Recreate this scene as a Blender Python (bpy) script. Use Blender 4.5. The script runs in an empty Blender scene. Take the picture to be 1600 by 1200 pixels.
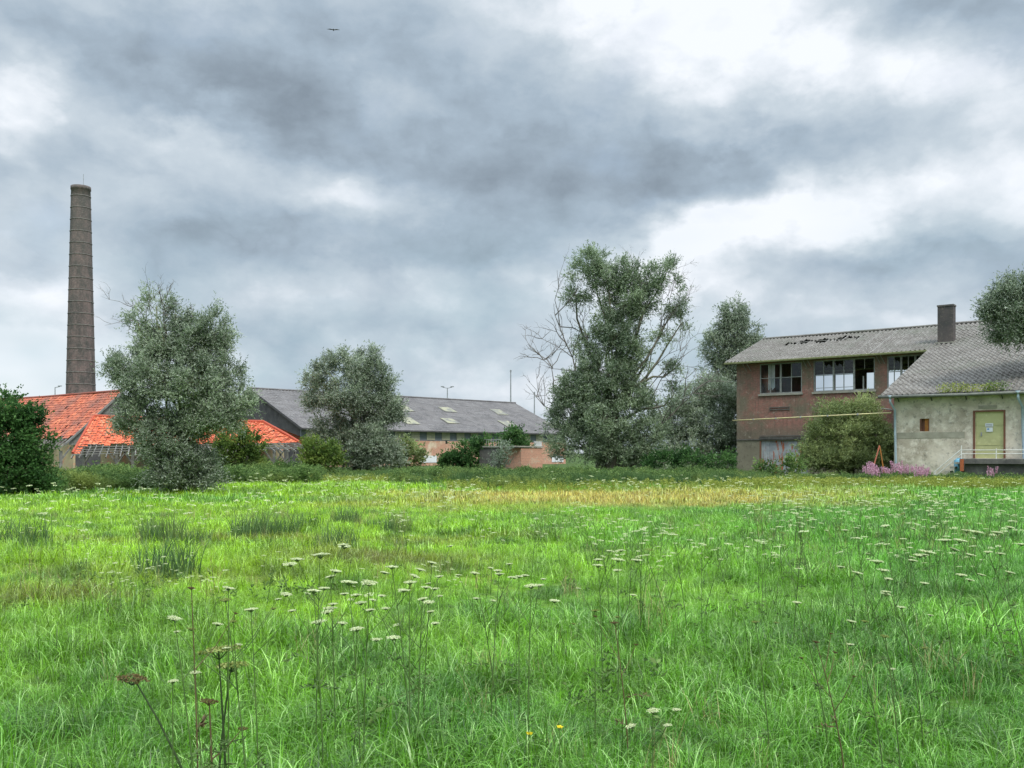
import bpy, math, random
import numpy as np
from mathutils import Vector
random.seed(7)
RNG = np.random.default_rng(11)
R = math.radians
scene = bpy.context.scene
COL = scene.collection
F = 1450.0; HY = 708.0; EYE = 1.7          # focal length in photo pixels, horizon row, eye height

# ------------------------------------------------------------------ camera
cd = bpy.data.cameras.new('camera')
cam = bpy.data.objects.new('camera', cd); COL.objects.link(cam)
cam.location = (0, 0, EYE); cam.rotation_euler = (R(90), 0, 0)
cd.sensor_width = 36; cd.lens = 36 * F / 1600; cd.shift_y = (HY - 600) / 1600
cd.clip_start = 0.05; cd.clip_end = 6000
scene.camera = cam
scene.render.engine = 'CYCLES'
scene.render.resolution_x = 1024; scene.render.resolution_y = 768

# ------------------------------------------------------------------ node helper
class NT:
    def __init__(s, nt): s.nt = nt; s.n = nt.nodes; s.l = nt.links
    def add(s, t, **k):
        n = s.n.new(t)
        for a, b in k.items(): setattr(n, a, b)
        return n
    def put(s, n, i, v):
        if v is None: return
        if hasattr(v, 'default_value') or isinstance(v, bpy.types.NodeSocket): s.l.new(v, n.inputs[i])
        else:
            d = n.inputs[i]
            if isinstance(v, tuple) and len(v) == 3 and d.type == 'RGBA': v = v + (1,)
            d.default_value = v
    def m(s, op, a, b=None, c=None, clamp=False):
        n = s.add('ShaderNodeMath', operation=op, use_clamp=clamp)
        s.put(n, 0, a); s.put(n, 1, b); s.put(n, 2, c); return n.outputs[0]
    def vm(s, op, a, b=None):
        n = s.add('ShaderNodeVectorMath', operation=op); s.put(n, 0, a); s.put(n, 1, b); return n.outputs[0]
    def mix(s, f, a, b, blend='MIX'):
        n = s.add('ShaderNodeMix', data_type='RGBA', blend_type=blend)
        s.put(n, 0, f); s.put(n, 6, a); s.put(n, 7, b); return n.outputs[2]
    def noise(s, vec, scale, detail=4, rough=.55, dist=0, out=0):
        n = s.add('ShaderNodeTexNoise'); s.put(n, 'Vector', vec)
        n.inputs['Scale'].default_value = scale; n.inputs['Detail'].default_value = detail
        n.inputs['Roughness'].default_value = rough; n.inputs['Distortion'].default_value = dist
        return n.outputs[out]
    def rng(s, v, a, b, c=0., d=1.):
        n = s.add('ShaderNodeMapRange'); s.put(n, 0, v)
        for i, q in enumerate((a, b, c, d)): n.inputs[i + 1].default_value = q
        return n.outputs[0]
    def ramp(s, f, pts):
        n = s.add('ShaderNodeValToRGB'); s.put(n, 0, f); e = n.color_ramp.elements
        while len(e) < len(pts): e.new(.5)
        for q, (p, c) in zip(e, pts): q.position = p; q.color = tuple(c) + (1,)
        return n.outputs[0]
    def xyz(s, v):
        n = s.add('ShaderNodeSeparateXYZ'); s.put(n, 0, v); return n.outputs
    def comb(s, x, y, z):
        n = s.add('ShaderNodeCombineXYZ'); s.put(n, 0, x); s.put(n, 1, y); s.put(n, 2, z); return n.outputs[0]

# ------------------------------------------------------------------ world: Nishita sky behind a deck of storm clouds
SUN_EL, SUN_AZ = 52, 150      # azimuth clockwise from +Y
w = bpy.data.worlds.new('World'); scene.world = w; w.use_nodes = True
w.node_tree.nodes.clear(); T = NT(w.node_tree)
sky = T.add('ShaderNodeTexSky', sky_type='NISHITA', sun_disc=False)
sky.sun_elevation = R(SUN_EL); sky.sun_rotation = R(SUN_AZ)
g = T.add('ShaderNodeNewGeometry')
dx, dy, dz = T.xyz(T.vm('SCALE', g.outputs['Incoming'])) if False else T.xyz(T.add('ShaderNodeTexCoord').outputs['Generated'])
az = T.m('ARCTAN2', dx, dy); el = T.m('ARCSINE', T.m('MAXIMUM', dz, -.2))
base = T.comb(T.m('MULTIPLY', az, 1.0), T.m('MULTIPLY', el, 2.0), .3)
wn = T.noise(base, 3.2, 5, .55, out=1)
wx, wy, wz = T.xyz(wn)
wq = T.noise(T.comb(az, T.m('MULTIPLY', el, 1.5), 9.1), 11, 5, .6, out=1); qx, qy, qz = T.xyz(wq)
azd = T.m('ADD', az, T.m('MULTIPLY', T.m('SUBTRACT', qx, .5), .09)); eld = T.m('ADD', el, T.m('MULTIPLY', T.m('SUBTRACT', qy, .5), .07))
az2 = T.m('ADD', azd, T.m('MULTIPLY', T.m('SUBTRACT', wx, .5), .26))
el2 = T.m('ADD', eld, T.m('MULTIPLY', T.m('SUBTRACT', wy, .5), .12))
BL = [(1180, 75, 210, 85, .50, 8), (1350, 120, 150, 60, .30, 0), (990, 15, 120, 40, .30, 0), (1150, 365, 170, 50, .55, -22),
      (960, 430, 150, 50, .22, -15), (300, 215, 150, 45, .42, 8), (15, 140, 45, 120, .35, 0), (670, 315, 120, 30, .28, 5),
      (70, 560, 170, 75, .55, 0), (1560, 170, 90, 70, .30, 0), (1370, 330, 130, 36, .30, -8), (780, 590, 260, 45, .22, 0),
      (1570, 330, 80, 60, .22, 0), (1180, 470, 170, 55, .30, 0), (620, 470, 200, 40, .12, 0), (820, 60, 90, 40, .12, 0), (130, 330, 120, 40, .12, 0),
      (250, 95, 260, 65, -.30, 5), (500, 60, 200, 60, -.10, 0), (480, 150, 190, 55, -.20, 15), (640, 250, 190, 45, -.24, 18),
      (860, 160, 170, 80, -.22, 20), (960, 250, 230, 50, -.32, 5), (1210, 262, 240, 36, -.32, -4), (1480, 40, 170, 60, -.45, 10),
      (50, 310, 110, 50, -.25, 0), (1400, 395, 170, 26, -.32, 2), (560, 370, 320, 32, -.20, 2), (420, 410, 200, 40, -.14, 0),
      (700, 420, 260, 26, -.14, 0), (1560, 60, 80, 50, -.2, 0), (1300, 450, 300, 20, -.12, 0), (450, 520, 260, 24, -.12, 0), (1010, 330, 120, 30, -.15, -12)]
val = None
for (px, py, rx, ry, amp, tilt) in BL:
    u = (px - 800) / F; a0 = math.atan(u); e0 = math.atan((HY - py) / F / math.sqrt(1 + u * u))
    sa, se, t = rx / F / (1 + u * u), ry / F, R(-tilt)
    A = T.m('SUBTRACT', az2, a0); E = T.m('SUBTRACT', el2, e0)
    p = T.m('MULTIPLY', T.m('MULTIPLY_ADD', A, math.cos(t), T.m('MULTIPLY', E, math.sin(t))), 1 / sa)
    q = T.m('MULTIPLY', T.m('MULTIPLY_ADD', E, math.cos(t), T.m('MULTIPLY', A, -math.sin(t))), 1 / se)
    r2 = T.m('MULTIPLY_ADD', p, p, T.m('MULTIPLY', q, q))
    b = T.m('MULTIPLY', T.m('EXPONENT', T.m('MULTIPLY', r2, -.65)), amp * (.70 if amp > 0 else .66))
    val = b if val is None else T.m('ADD', val, b)
fb = T.noise(T.comb(az, T.m('MULTIPLY', el, 1.7), 1.7), 5.2, 10, .52, .1)
fb2 = T.noise(T.comb(az, T.m('MULTIPLY', el, 1.35), 6.7), 12, 8, .55, .0)
fb3 = T.noise(T.comb(azd, T.m('MULTIPLY', eld, 1.4), 3.1), 7.5, 7, .5, .0)
bil = T.m('ABSOLUTE', T.m('SUBTRACT', fb3, .5))
val = T.m('ADD', val, T.m('MULTIPLY', T.m('SUBTRACT', fb, .5), .80))
val = T.m('ADD', val, T.m('MULTIPLY', T.m('SUBTRACT', fb2, .5), .42))
val = T.m('ADD', val, T.m('MULTIPLY', T.m('SUBTRACT', bil, .07), .75))
val = T.m('ADD', val, .66, clamp=True)
cloud = T.ramp(val, [(0, (.098, .122, .150)), (.25, (.152, .187, .225)), (.5, (.242, .298, .355)), (.74, (.355, .405, .45)), (1, (.56, .585, .62))])
low = T.rng(el, .28, .02)
cloud = T.mix(T.m('MULTIPLY', low, T.rng(T.noise(base, 5, 3), .40, .62, 0, .55)), cloud, (.22, .33, .375))
skyc = T.vm('SCALE', sky.outputs[0]); skyc.node.inputs['Scale'].default_value = .08
gap = T.m('MULTIPLY', T.rng(fb, .58, .75), .25)
colr = T.mix(gap, cloud, skyc)
zen = T.rng(el, .46, 1.0, 1.0, 5.0)
vs = T.vm('SCALE', colr); T.put(vs.node, 'Scale', zen)
bg = T.add('ShaderNodeBackground'); T.put(bg, 0, vs); bg.inputs[1].default_value = 1.0
T.l.new(bg.outputs[0], T.add('ShaderNodeOutputWorld').inputs[0])
w.cycles.sampling_method = 'MANUAL'; w.cycles.sample_map_resolution = 512

sd = bpy.data.lights.new('sun', 'SUN'); sd.energy = 1.5; sd.angle = R(14); sd.color = (1, .96, .88)
so = bpy.data.objects.new('sun', sd); COL.objects.link(so)
a, e = R(SUN_AZ), R(SUN_EL)
so.rotation_euler = Vector((math.sin(a) * math.cos(e), math.cos(a) * math.cos(e), math.sin(e))).to_track_quat('Z', 'Y').to_euler()
vs_ = scene.view_settings
vs_.view_transform = 'Standard'; vs_.look = 'None'; vs_.exposure = 0.75; vs_.gamma = 1

# ------------------------------------------------------------------ helpers
def S(h, k=1.0):
    h = h.lstrip('#'); c = [int(h[i:i + 2], 16) / 255 for i in (0, 2, 4)]
    return tuple(k * (x / 12.92 if x <= .04045 else ((x + .055) / 1.055) ** 2.4) for x in c)
def at(px, py, Y): return Vector(((px - 800) / F * Y, Y, EYE + (HY - py) / F * Y))
def X_(px, Y): return (px - 800) / F * Y
MATS = {}
def mat(name, build, rough=.8, spec=.25, bump=None):
    m = bpy.data.materials.new(name); m.use_nodes = True; m.node_tree.nodes.clear()
    t = NT(m.node_tree)
    p = t.add('ShaderNodeBsdfPrincipled'); o = t.add('ShaderNodeOutputMaterial')
    t.l.new(p.outputs[0], o.inputs[0])
    p.inputs['Roughness'].default_value = rough; p.inputs['Specular IOR Level'].default_value = spec
    t.pos = t.add('ShaderNodeNewGeometry').outputs['Position']
    t.obj = t.add('ShaderNodeTexCoord').outputs['Object']
    t.p = p; t.o = o
    c = build(t)
    t.put(p, 'Base Color', c)
    if bump:
        b = t.add('ShaderNodeBump'); b.inputs['Strength'].default_value = bump[1]; b.inputs['Distance'].default_value = bump[2]
        t.put(b, 'Height', t.noise(t.obj, bump[0], 5, .6)); t.l.new(b.outputs[0], p.inputs['Normal'])
    MATS[name] = m; return m
def two(c1, c2, scale=2.0, lo=.35, hi=.65, c3=None, s3=9, l3=.55, h3=.7):
    def f(t):
        c = t.mix(t.rng(t.noise(t.obj, scale, 6, .6), lo, hi), c1, c2)
        if c3: c = t.mix(t.rng(t.noise(t.obj, s3, 5, .65), l3, h3), c, c3)
        return c
    return f

class MB:
    def __init__(s): s.v = []; s.f = []; s.mi = []; s.cur = 0
    def box(s, x0, x1, y0, y1, z0, z1):
        b = len(s.v)
        s.v += [(x0, y0, z0), (x1, y0, z0), (x1, y1, z0), (x0, y1, z0), (x0, y0, z1), (x1, y0, z1), (x1, y1, z1), (x0, y1, z1)]
        for q in ((3, 2, 1, 0), (4, 5, 6, 7), (0, 1, 5, 4), (1, 2, 6, 5), (2, 3, 7, 6), (3, 0, 4, 7)):
            s.f.append([b + i for i in q]); s.mi.append(s.cur)
        return s
    def quad(s, *p):
        b = len(s.v); s.v += [tuple(q) for q in p]; s.f.append(list(range(b, b + len(p)))); s.mi.append(s.cur); return s
    def prism(s, poly, dvec):
        b = len(s.v); n = len(poly); d = Vector(dvec)
        s.v += [tuple(Vector(p)) for p in poly] + [tuple(Vector(p) + d) for p in poly]
        s.f.append([b + i for i in range(n)][::-1]); s.f.append([b + n + i for i in range(n)]); s.mi += [s.cur] * 2
        for i in range(n):
            j = (i + 1) % n; s.f.append([b + i, b + j, b + n + j, b + n + i]); s.mi.append(s.cur)
        return s
    def tube(s, pts, rad, sides=6, cap=True):
        pts = [Vector(p) for p in pts]; n = len(pts)
        if not hasattr(rad, '__len__'): rad = [rad] * n
        b0 = len(s.v); ref = None
        for i, p in enumerate(pts):
            d = (pts[min(i + 1, n - 1)] - pts[max(i - 1, 0)])
            if d.length < 1e-6: d = Vector((0, 0, 1))
            d.normalize()
            if ref is None: ref = d.orthogonal().normalized()
            ref = (ref - d * ref.dot(d))
            if ref.length < 1e-5: ref = d.orthogonal()
            ref.normalize(); q = d.cross(ref)
            for k in range(sides):
                a = 2 * math.pi * k / sides
                s.v.append(tuple(p + (ref * math.cos(a) + q * math.sin(a)) * rad[i]))
        for i in range(n - 1):
            for k in range(sides):
                k2 = (k + 1) % sides
                s.f.append([b0 + i * sides + k, b0 + i * sides + k2, b0 + (i + 1) * sides + k2, b0 + (i + 1) * sides + k]); s.mi.append(s.cur)
        if cap:
            s.f.append([b0 + k for k in range(sides)][::-1]); s.f.append([b0 + (n - 1) * sides + k for k in range(sides)]); s.mi += [s.cur] * 2
        return s
    def bar(s, a, b, wd, ht=None):
        a = Vector(a); b = Vector(b); d = (b - a).normalized(); ht = ht or wd
        up = Vector((0, 0, 1)) if abs(d.z) < .95 else Vector((0, 1, 0))
        x = d.cross(up).normalized() * wd / 2; y = x.normalized().cross(d) * ht / 2
        s.prism([a - x - y, a + x - y, a + x + y, a - x + y], b - a); return s
    def build(s, name, mats, parent=None, smooth=False, bevel=0):
        me = bpy.data.meshes.new(name); me.from_pydata(s.v, [], s.f)
        mats = mats if isinstance(mats, (list, tuple)) else [mats]
        for m in mats: me.materials.append(MATS[m] if isinstance(m, str) else m)
        if len(mats) > 1: me.polygons.foreach_set('material_index', s.mi)
        if smooth: me.polygons.foreach_set('use_smooth', [True] * len(me.polygons))
        me.update()
        o = bpy.data.objects.new(name, me); COL.objects.link(o); o.parent = parent
        if bevel:
            b = o.modifiers.new('b', 'BEVEL'); b.width = bevel; b.segments = 1
        return o
def npmesh(name, V, Fc, m, parent=None, tone=None, smooth=False):
    me = bpy.data.meshes.new(name); V = np.asarray(V, np.float32); Fc = np.asarray(Fc, np.int32)
    me.vertices.add(len(V)); me.vertices.foreach_set('co', V.ravel())
    nf, k = Fc.shape
    me.loops.add(nf * k); me.loops.foreach_set('vertex_index', Fc.ravel())
    me.polygons.add(nf); me.polygons.foreach_set('loop_start', np.arange(nf, dtype=np.int32) * k)
    if tone is not None:
        at_ = me.attributes.new('tone', 'FLOAT', 'POINT'); at_.data.foreach_set('value', np.asarray(tone, np.float32))
    if smooth: me.polygons.foreach_set('use_smooth', np.ones(nf, bool))
    me.update(calc_edges=True); me.materials.append(MATS[m] if isinstance(m, str) else m)
    o = bpy.data.objects.new(name, me)
    COL.objects.link(o); o.parent = parent
    return o
def tag(o, label=None, cat=None, group=None, kind=None):
    if label: o['label'] = label
    if cat: o['category'] = cat
    if group: o['group'] = group
    if kind: o['kind'] = kind
    return o
def thing(name, label, cat, loc=(0, 0, 0), rz=0, group=None):
    o = bpy.data.objects.new(name, None); COL.objects.link(o); o.location = loc; o.rotation_euler = (0, 0, rz)
    o.empty_display_size = .2
    return tag(o, label, cat, group)

# ------------------------------------------------------------------ meadow colour (plant colours by place, dark gaps of the near grass painted in)
mg = bpy.data.node_groups.new('meadow_colour', 'ShaderNodeTree')
mg.interface.new_socket('Color', in_out='OUTPUT', socket_type='NodeSocketColor')
t = NT(mg); pos = t.add('ShaderNodeNewGeometry').outputs['Position']
X, Y, Z = t.xyz(pos); flat = t.comb(X, Y, 0.)
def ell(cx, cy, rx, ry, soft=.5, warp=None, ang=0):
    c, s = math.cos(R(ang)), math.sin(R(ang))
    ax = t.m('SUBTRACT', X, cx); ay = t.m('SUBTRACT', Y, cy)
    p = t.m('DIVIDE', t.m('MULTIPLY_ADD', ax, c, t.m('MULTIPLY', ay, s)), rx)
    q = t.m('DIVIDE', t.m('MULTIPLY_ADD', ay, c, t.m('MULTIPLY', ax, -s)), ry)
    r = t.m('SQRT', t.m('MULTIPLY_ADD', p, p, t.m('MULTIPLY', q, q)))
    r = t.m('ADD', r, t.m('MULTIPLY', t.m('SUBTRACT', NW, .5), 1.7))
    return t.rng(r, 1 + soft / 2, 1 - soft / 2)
med2 = t.noise(flat, 1.1, 5, .65)
NW = t.noise(flat, .45, 6, .6)
big = t.noise(flat, .16, 5, .6); med = t.noise(flat, .7, 5, .6); sml = t.noise(flat, 3.2, 4, .6)
lime = (.36, .60, .018); emer = (.150, .425, .030); deep = (.038, .145, .018); dry = (.62, .47, .12); brown = (.20, .125, .030)
c = t.mix(t.rng(t.m('ADD', X, t.m('MULTIPLY', t.m('SUBTRACT', big, .5), 16)), -3, 6), lime, emer)
c = t.mix(t.m('MULTIPLY', t.rng(med, .47, .62), .72), c, deep)
near = t.rng(Y, 13, 5, 0, .9)
c = t.mix(near, c, (.115, .315, .020))
c = t.mix(t.m('MULTIPLY', t.rng(sml, .50, .75), .35), c, (.24, .38, .05))
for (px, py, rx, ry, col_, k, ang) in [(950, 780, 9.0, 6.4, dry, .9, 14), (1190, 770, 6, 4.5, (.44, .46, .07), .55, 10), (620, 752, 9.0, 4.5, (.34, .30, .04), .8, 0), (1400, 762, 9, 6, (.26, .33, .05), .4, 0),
                                   (610, 880, 1.9, 1.1, brown, .55, 0), (715, 1120, .55, .8, (.05, .185, .018), .6, 20), (560, 1040, .5, .8, (.05, .185, .018), .45, 0), (1300, 1010, .8, 1.2, (.05, .185, .018), .5, 0), (1500, 1100, .7, 1.0, (.05, .185, .018), .55, 0), (1420, 920, 1.6, 1.2, (.05, .185, .018), .45, 0), (210, 1060, .6, .9, (.05, .185, .018), .45, 0), (90, 1150, .5, .6, (.05, .185, .018), .5, 0), (1010, 1150, .6, .5, (.05, .185, .018), .5, 0), (900, 970, 1.2, .7, (.05, .185, .018), .4, 0), (90, 945, 1.1, .6, brown, .6, 0), (140, 850, 6, .7, brown, .4, 0), (560, 845, 4, .5, brown, .4, 10),  # dark green ellipses paint the shaded gaps in the near grass
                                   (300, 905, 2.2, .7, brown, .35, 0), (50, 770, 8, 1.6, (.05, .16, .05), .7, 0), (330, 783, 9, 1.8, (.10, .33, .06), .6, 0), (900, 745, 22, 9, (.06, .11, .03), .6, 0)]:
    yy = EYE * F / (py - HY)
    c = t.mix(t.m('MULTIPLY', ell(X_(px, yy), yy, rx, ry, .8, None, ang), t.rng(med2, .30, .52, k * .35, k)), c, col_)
c = t.mix(t.rng(Y, 52, 66), c, (.055, .115, .028))
t.l.new(c, t.add('NodeGroupOutput').inputs[0])
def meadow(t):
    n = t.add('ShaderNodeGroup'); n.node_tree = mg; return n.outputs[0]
def leafmat(name, colf, trans=.35, rough=.65, spec=.12, transk=1.25):
    m = bpy.data.materials.new(name); m.use_nodes = True; m.node_tree.nodes.clear(); t = NT(m.node_tree)
    p = t.add('ShaderNodeBsdfPrincipled'); p.inputs['Roughness'].default_value = rough; p.inputs['Specular IOR Level'].default_value = spec
    c = colf(t); t.put(p, 'Base Color', c)
    tr = t.add('ShaderNodeBsdfTranslucent'); k = t.vm('SCALE', c); k.node.inputs['Scale'].default_value = transk; t.put(tr, 0, k)
    mx = t.add('ShaderNodeMixShader'); mx.inputs[0].default_value = trans
    t.l.new(p.outputs[0], mx.inputs[1]); t.l.new(tr.outputs[0], mx.inputs[2])
    t.l.new(mx.outputs[0], t.add('ShaderNodeOutputMaterial').inputs[0])
    MATS[name] = m; return m
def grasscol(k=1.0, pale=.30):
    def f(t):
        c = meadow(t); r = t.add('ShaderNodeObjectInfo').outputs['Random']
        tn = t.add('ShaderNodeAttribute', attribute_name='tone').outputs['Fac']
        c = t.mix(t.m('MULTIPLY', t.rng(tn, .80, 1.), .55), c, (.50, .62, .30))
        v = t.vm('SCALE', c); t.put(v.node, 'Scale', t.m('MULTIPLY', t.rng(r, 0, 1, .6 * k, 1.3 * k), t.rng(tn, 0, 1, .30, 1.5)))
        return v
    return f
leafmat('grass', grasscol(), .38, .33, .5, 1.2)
def leafcol(dark, mid, light, under=None, uk=.5, vary=False):
    def f(t):
        tn = t.add('ShaderNodeAttribute', attribute_name='tone').outputs['Fac']
        c = t.ramp(tn, [(0, dark), (.5, mid), (1, light)])
        if vary:
            nz = t.noise(t.add('ShaderNodeNewGeometry').outputs['Position'], .35, 5, .65)
            c = t.mix(t.rng(nz, .54, .68, 0, .6), c, (.30, .34, .08)); c = t.mix(t.rng(nz, .46, .34, 0, .8), c, (.035, .075, .022))
        if under:
            b = t.add('ShaderNodeNewGeometry').outputs['Backfacing']
            c = t.mix(t.m('MULTIPLY', b, uk), c, under)
        return c
    return f
leafmat('willow_leaf', leafcol((.045, .075, .036), (.150, .200, .115), (.36, .43, .28), (.50, .54, .44), .55), .25, .7, .10)
leafmat('tall_willow_leaf', leafcol((.045, .078, .035), (.145, .205, .100), (.34, .42, .24), (.46, .52, .40), .5), .25)
leafmat('green_leaf', leafcol((.022, .058, .018), (.055, .125, .035), (.12, .22, .065)), .3)
leafmat('yellow_leaf', leafcol((.05, .09, .02), (.11, .17, .035), (.22, .28, .06)), .3)
leafmat('olive_leaf', leafcol((.08, .115, .035), (.20, .25, .08), (.40, .45, .18), (.3, .35, .2), .4), .3)
leafmat('weed_leaf', leafcol((.045, .090, .025), (.11, .185, .05), (.22, .31, .10), vary=True), .3)
leafmat('rush_leaf', leafcol((.04, .085, .03), (.085, .155, .05), (.17, .26, .10), vary=True), .3)
leafmat('weed_yellow', leafcol((.10, .16, .025), (.26, .31, .05), (.46, .46, .12)), .3)
leafmat('pink_flower', leafcol((.34, .20, .22), (.55, .30, .40), (.72, .48, .58)), .35)
leafmat('cream_flower', leafcol((.46, .50, .24), (.66, .70, .42), (.82, .83, .62)), .4, .6)
leafmat('seed_flower', leafcol((.10, .13, .03), (.22, .27, .06), (.36, .38, .14)), .2, .6)
leafmat('brown_seed', leafcol((.05, .04, .015), (.12, .09, .035), (.2, .14, .06)), .2, .6)
leafmat('yellow_flower', leafcol((.6, .45, .02), (.75, .6, .03), (.85, .7, .05)), .3)

leafmat('straw', leafcol((.20, .15, .07), (.38, .30, .14), (.55, .46, .25)), .3)
mat('bark', two((.10, .09, .07), (.17, .155, .12), 3, .3, .7, (.13, .15, .06), 5), .9)
mat('dead_wood', two((.10, .085, .075), (.19, .17, .15), 3), .9)
mat('moss_bark', two((.13, .13, .06), (.22, .22, .10), 3), .9)
mat('flower_stem', two((.05, .10, .025), (.11, .17, .045), 6), .7)
mat('thick_stem', two((.018, .035, .012), (.05, .075, .025), 9), .6)
mat('dead_stem', two((.09, .06, .03), (.14, .10, .05), 6), .8)
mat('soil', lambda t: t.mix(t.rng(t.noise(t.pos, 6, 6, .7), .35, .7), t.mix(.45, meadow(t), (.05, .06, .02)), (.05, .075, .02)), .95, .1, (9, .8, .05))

# ------------------------------------------------------------------ setting: ground sheet
def gz(x, y):
    return .05 * math.sin(x * .31 + 1) * math.cos(y * .23) + .03 * math.sin(x * .9 + y * .7)
xs = np.concatenate([-np.geomspace(2500, 62, 12), np.arange(-60, 61, 1.2), np.geomspace(62, 2500, 12)])
ys = np.concatenate([-np.geomspace(300, 12, 6), np.arange(-10, 112, 1.2), np.geomspace(114, 4500, 14)])
GX, GY = np.meshgrid(xs, ys); fade = np.clip((130 - np.abs(GY)) / 30, 0, 1) * np.clip((70 - np.abs(GX)) / 10, 0, 1)
GZ = fade * (.05 * np.sin(GX * .31 + 1) * np.cos(GY * .23) + .03 * np.sin(GX * .9 + GY * .7))
nx, ny = len(xs), len(ys)
ii, jj = np.meshgrid(np.arange(nx - 1), np.arange(ny - 1)); b = (jj * nx + ii).ravel()
tag(npmesh('ground', np.stack([GX, GY, GZ], -1).reshape(-1, 3), np.stack([b, b + 1, b + nx + 1, b + nx], 1), 'soil', smooth=True), 'meadow ground under the grass', None, None, 'structure')

# ------------------------------------------------------------------ tufts and scattering (stuff only)
protoc = {}
def blades(n, spread, hlo, hhi, wd, lean, seg=3, rng=RNG, curl=1.0):
    a = rng.uniform(0, 2 * np.pi, n); r = spread * np.sqrt(rng.uniform(0, 1, n)); h = rng.uniform(hlo, hhi, n)
    bx, by = r * np.cos(a), r * np.sin(a); d = rng.uniform(0, 2 * np.pi, n); L = rng.uniform(.1, lean, n) * h
    tone = rng.uniform(0, 1, n); V = []; Fc = []; TN = []
    sx, sy = -np.sin(d), np.cos(d)
    rows = []
    for k in range(seg + 1):
        s = k / seg; z = h * (s - .35 * curl * s ** 3 * L / h); off = L * s ** 2
        wv = wd * (1 - s ** 1.6) * rng.uniform(.8, 1.2) + .0006
        cx, cy = bx + np.cos(d) * off, by + np.sin(d) * off
        rows.append(np.stack([cx - sx * wv / 2, cy - sy * wv / 2, z], 1)); rows.append(np.stack([cx + sx * wv / 2, cy + sy * wv / 2, z], 1))
    A = np.stack(rows, 1)                     # n, 2(seg+1), 3
    V = A.reshape(-1, 3); m = 2 * (seg + 1)
    base = (np.arange(n) * m)[:, None]
    Fc = np.concatenate([base + np.array([[2 * k, 2 * k + 1, 2 * k + 3, 2 * k + 2]]) for k in range(seg)], 0)
    return V, Fc, np.repeat(tone, m)
def leaves(O, D, L, W, rng=RNG, tone=None):
    """rhombic leaves: O origins, D unit directions, L lengths, W widths"""
    n = len(O); rnd = rng.normal(size=(n, 3)); sd_ = np.cross(D, rnd); sd_ /= np.linalg.norm(sd_, axis=1)[:, None] + 1e-9
    nn = np.cross(D, sd_)
    mid = O + D * (L * .45)[:, None] + nn * (L * .06)[:, None]
    V = np.stack([O, mid + sd_ * (W / 2)[:, None], O + D * L[:, None], mid - sd_ * (W / 2)[:, None]], 1).reshape(-1, 3)
    Fc = np.arange(n * 4).reshape(n, 4)
    tn = np.repeat(rng.uniform(0, 1, n) if tone is None else tone, 4)
    return V, Fc, tn
def unit(v): return v / (np.linalg.norm(v, axis=-1, keepdims=True) + 1e-9)
def weedproto(n, h, spread, llen, lw, rng=RNG):
    O = []; D = []; 
    for i in range(n):
        b = np.array([rng.normal() * spread, rng.normal() * spread, 0]); hh = h * rng.uniform(.55, 1); ln = rng.normal(size=2) * .16
        k = int(10 + hh * 14); s = rng.uniform(.1, 1, k)
        P = b + np.stack([ln[0] * s * hh, ln[1] * s * hh, s * hh], 1)
        d = rng.normal(size=(k, 3)); d[:, 2] = np.abs(d[:, 2]) * .6 + .15
        O.append(P); D.append(unit(d))
    O = np.concatenate(O); D = np.concatenate(D); n = len(O)
    return leaves(O, D, rng.uniform(.6, 1.2, n) * llen, rng.uniform(.7, 1.2, n) * lw, rng)
def merge(parts):
    V = []; Fc = []; T_ = []; o = 0
    for (v, f, tn) in parts: V.append(v); Fc.append(f + o); T_.append(tn); o += len(v)
    return np.concatenate(V), np.concatenate(Fc), np.concatenate(T_)
def protoset(key, items, m):
    c = bpy.data.collections.new(key)
    for (v, f, tn) in items:
        o = npmesh(key + '_tuft', v, f, m, None, tn); COL.objects.unlink(o); c.objects.link(o)
    protoc[key] = c; return c
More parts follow.
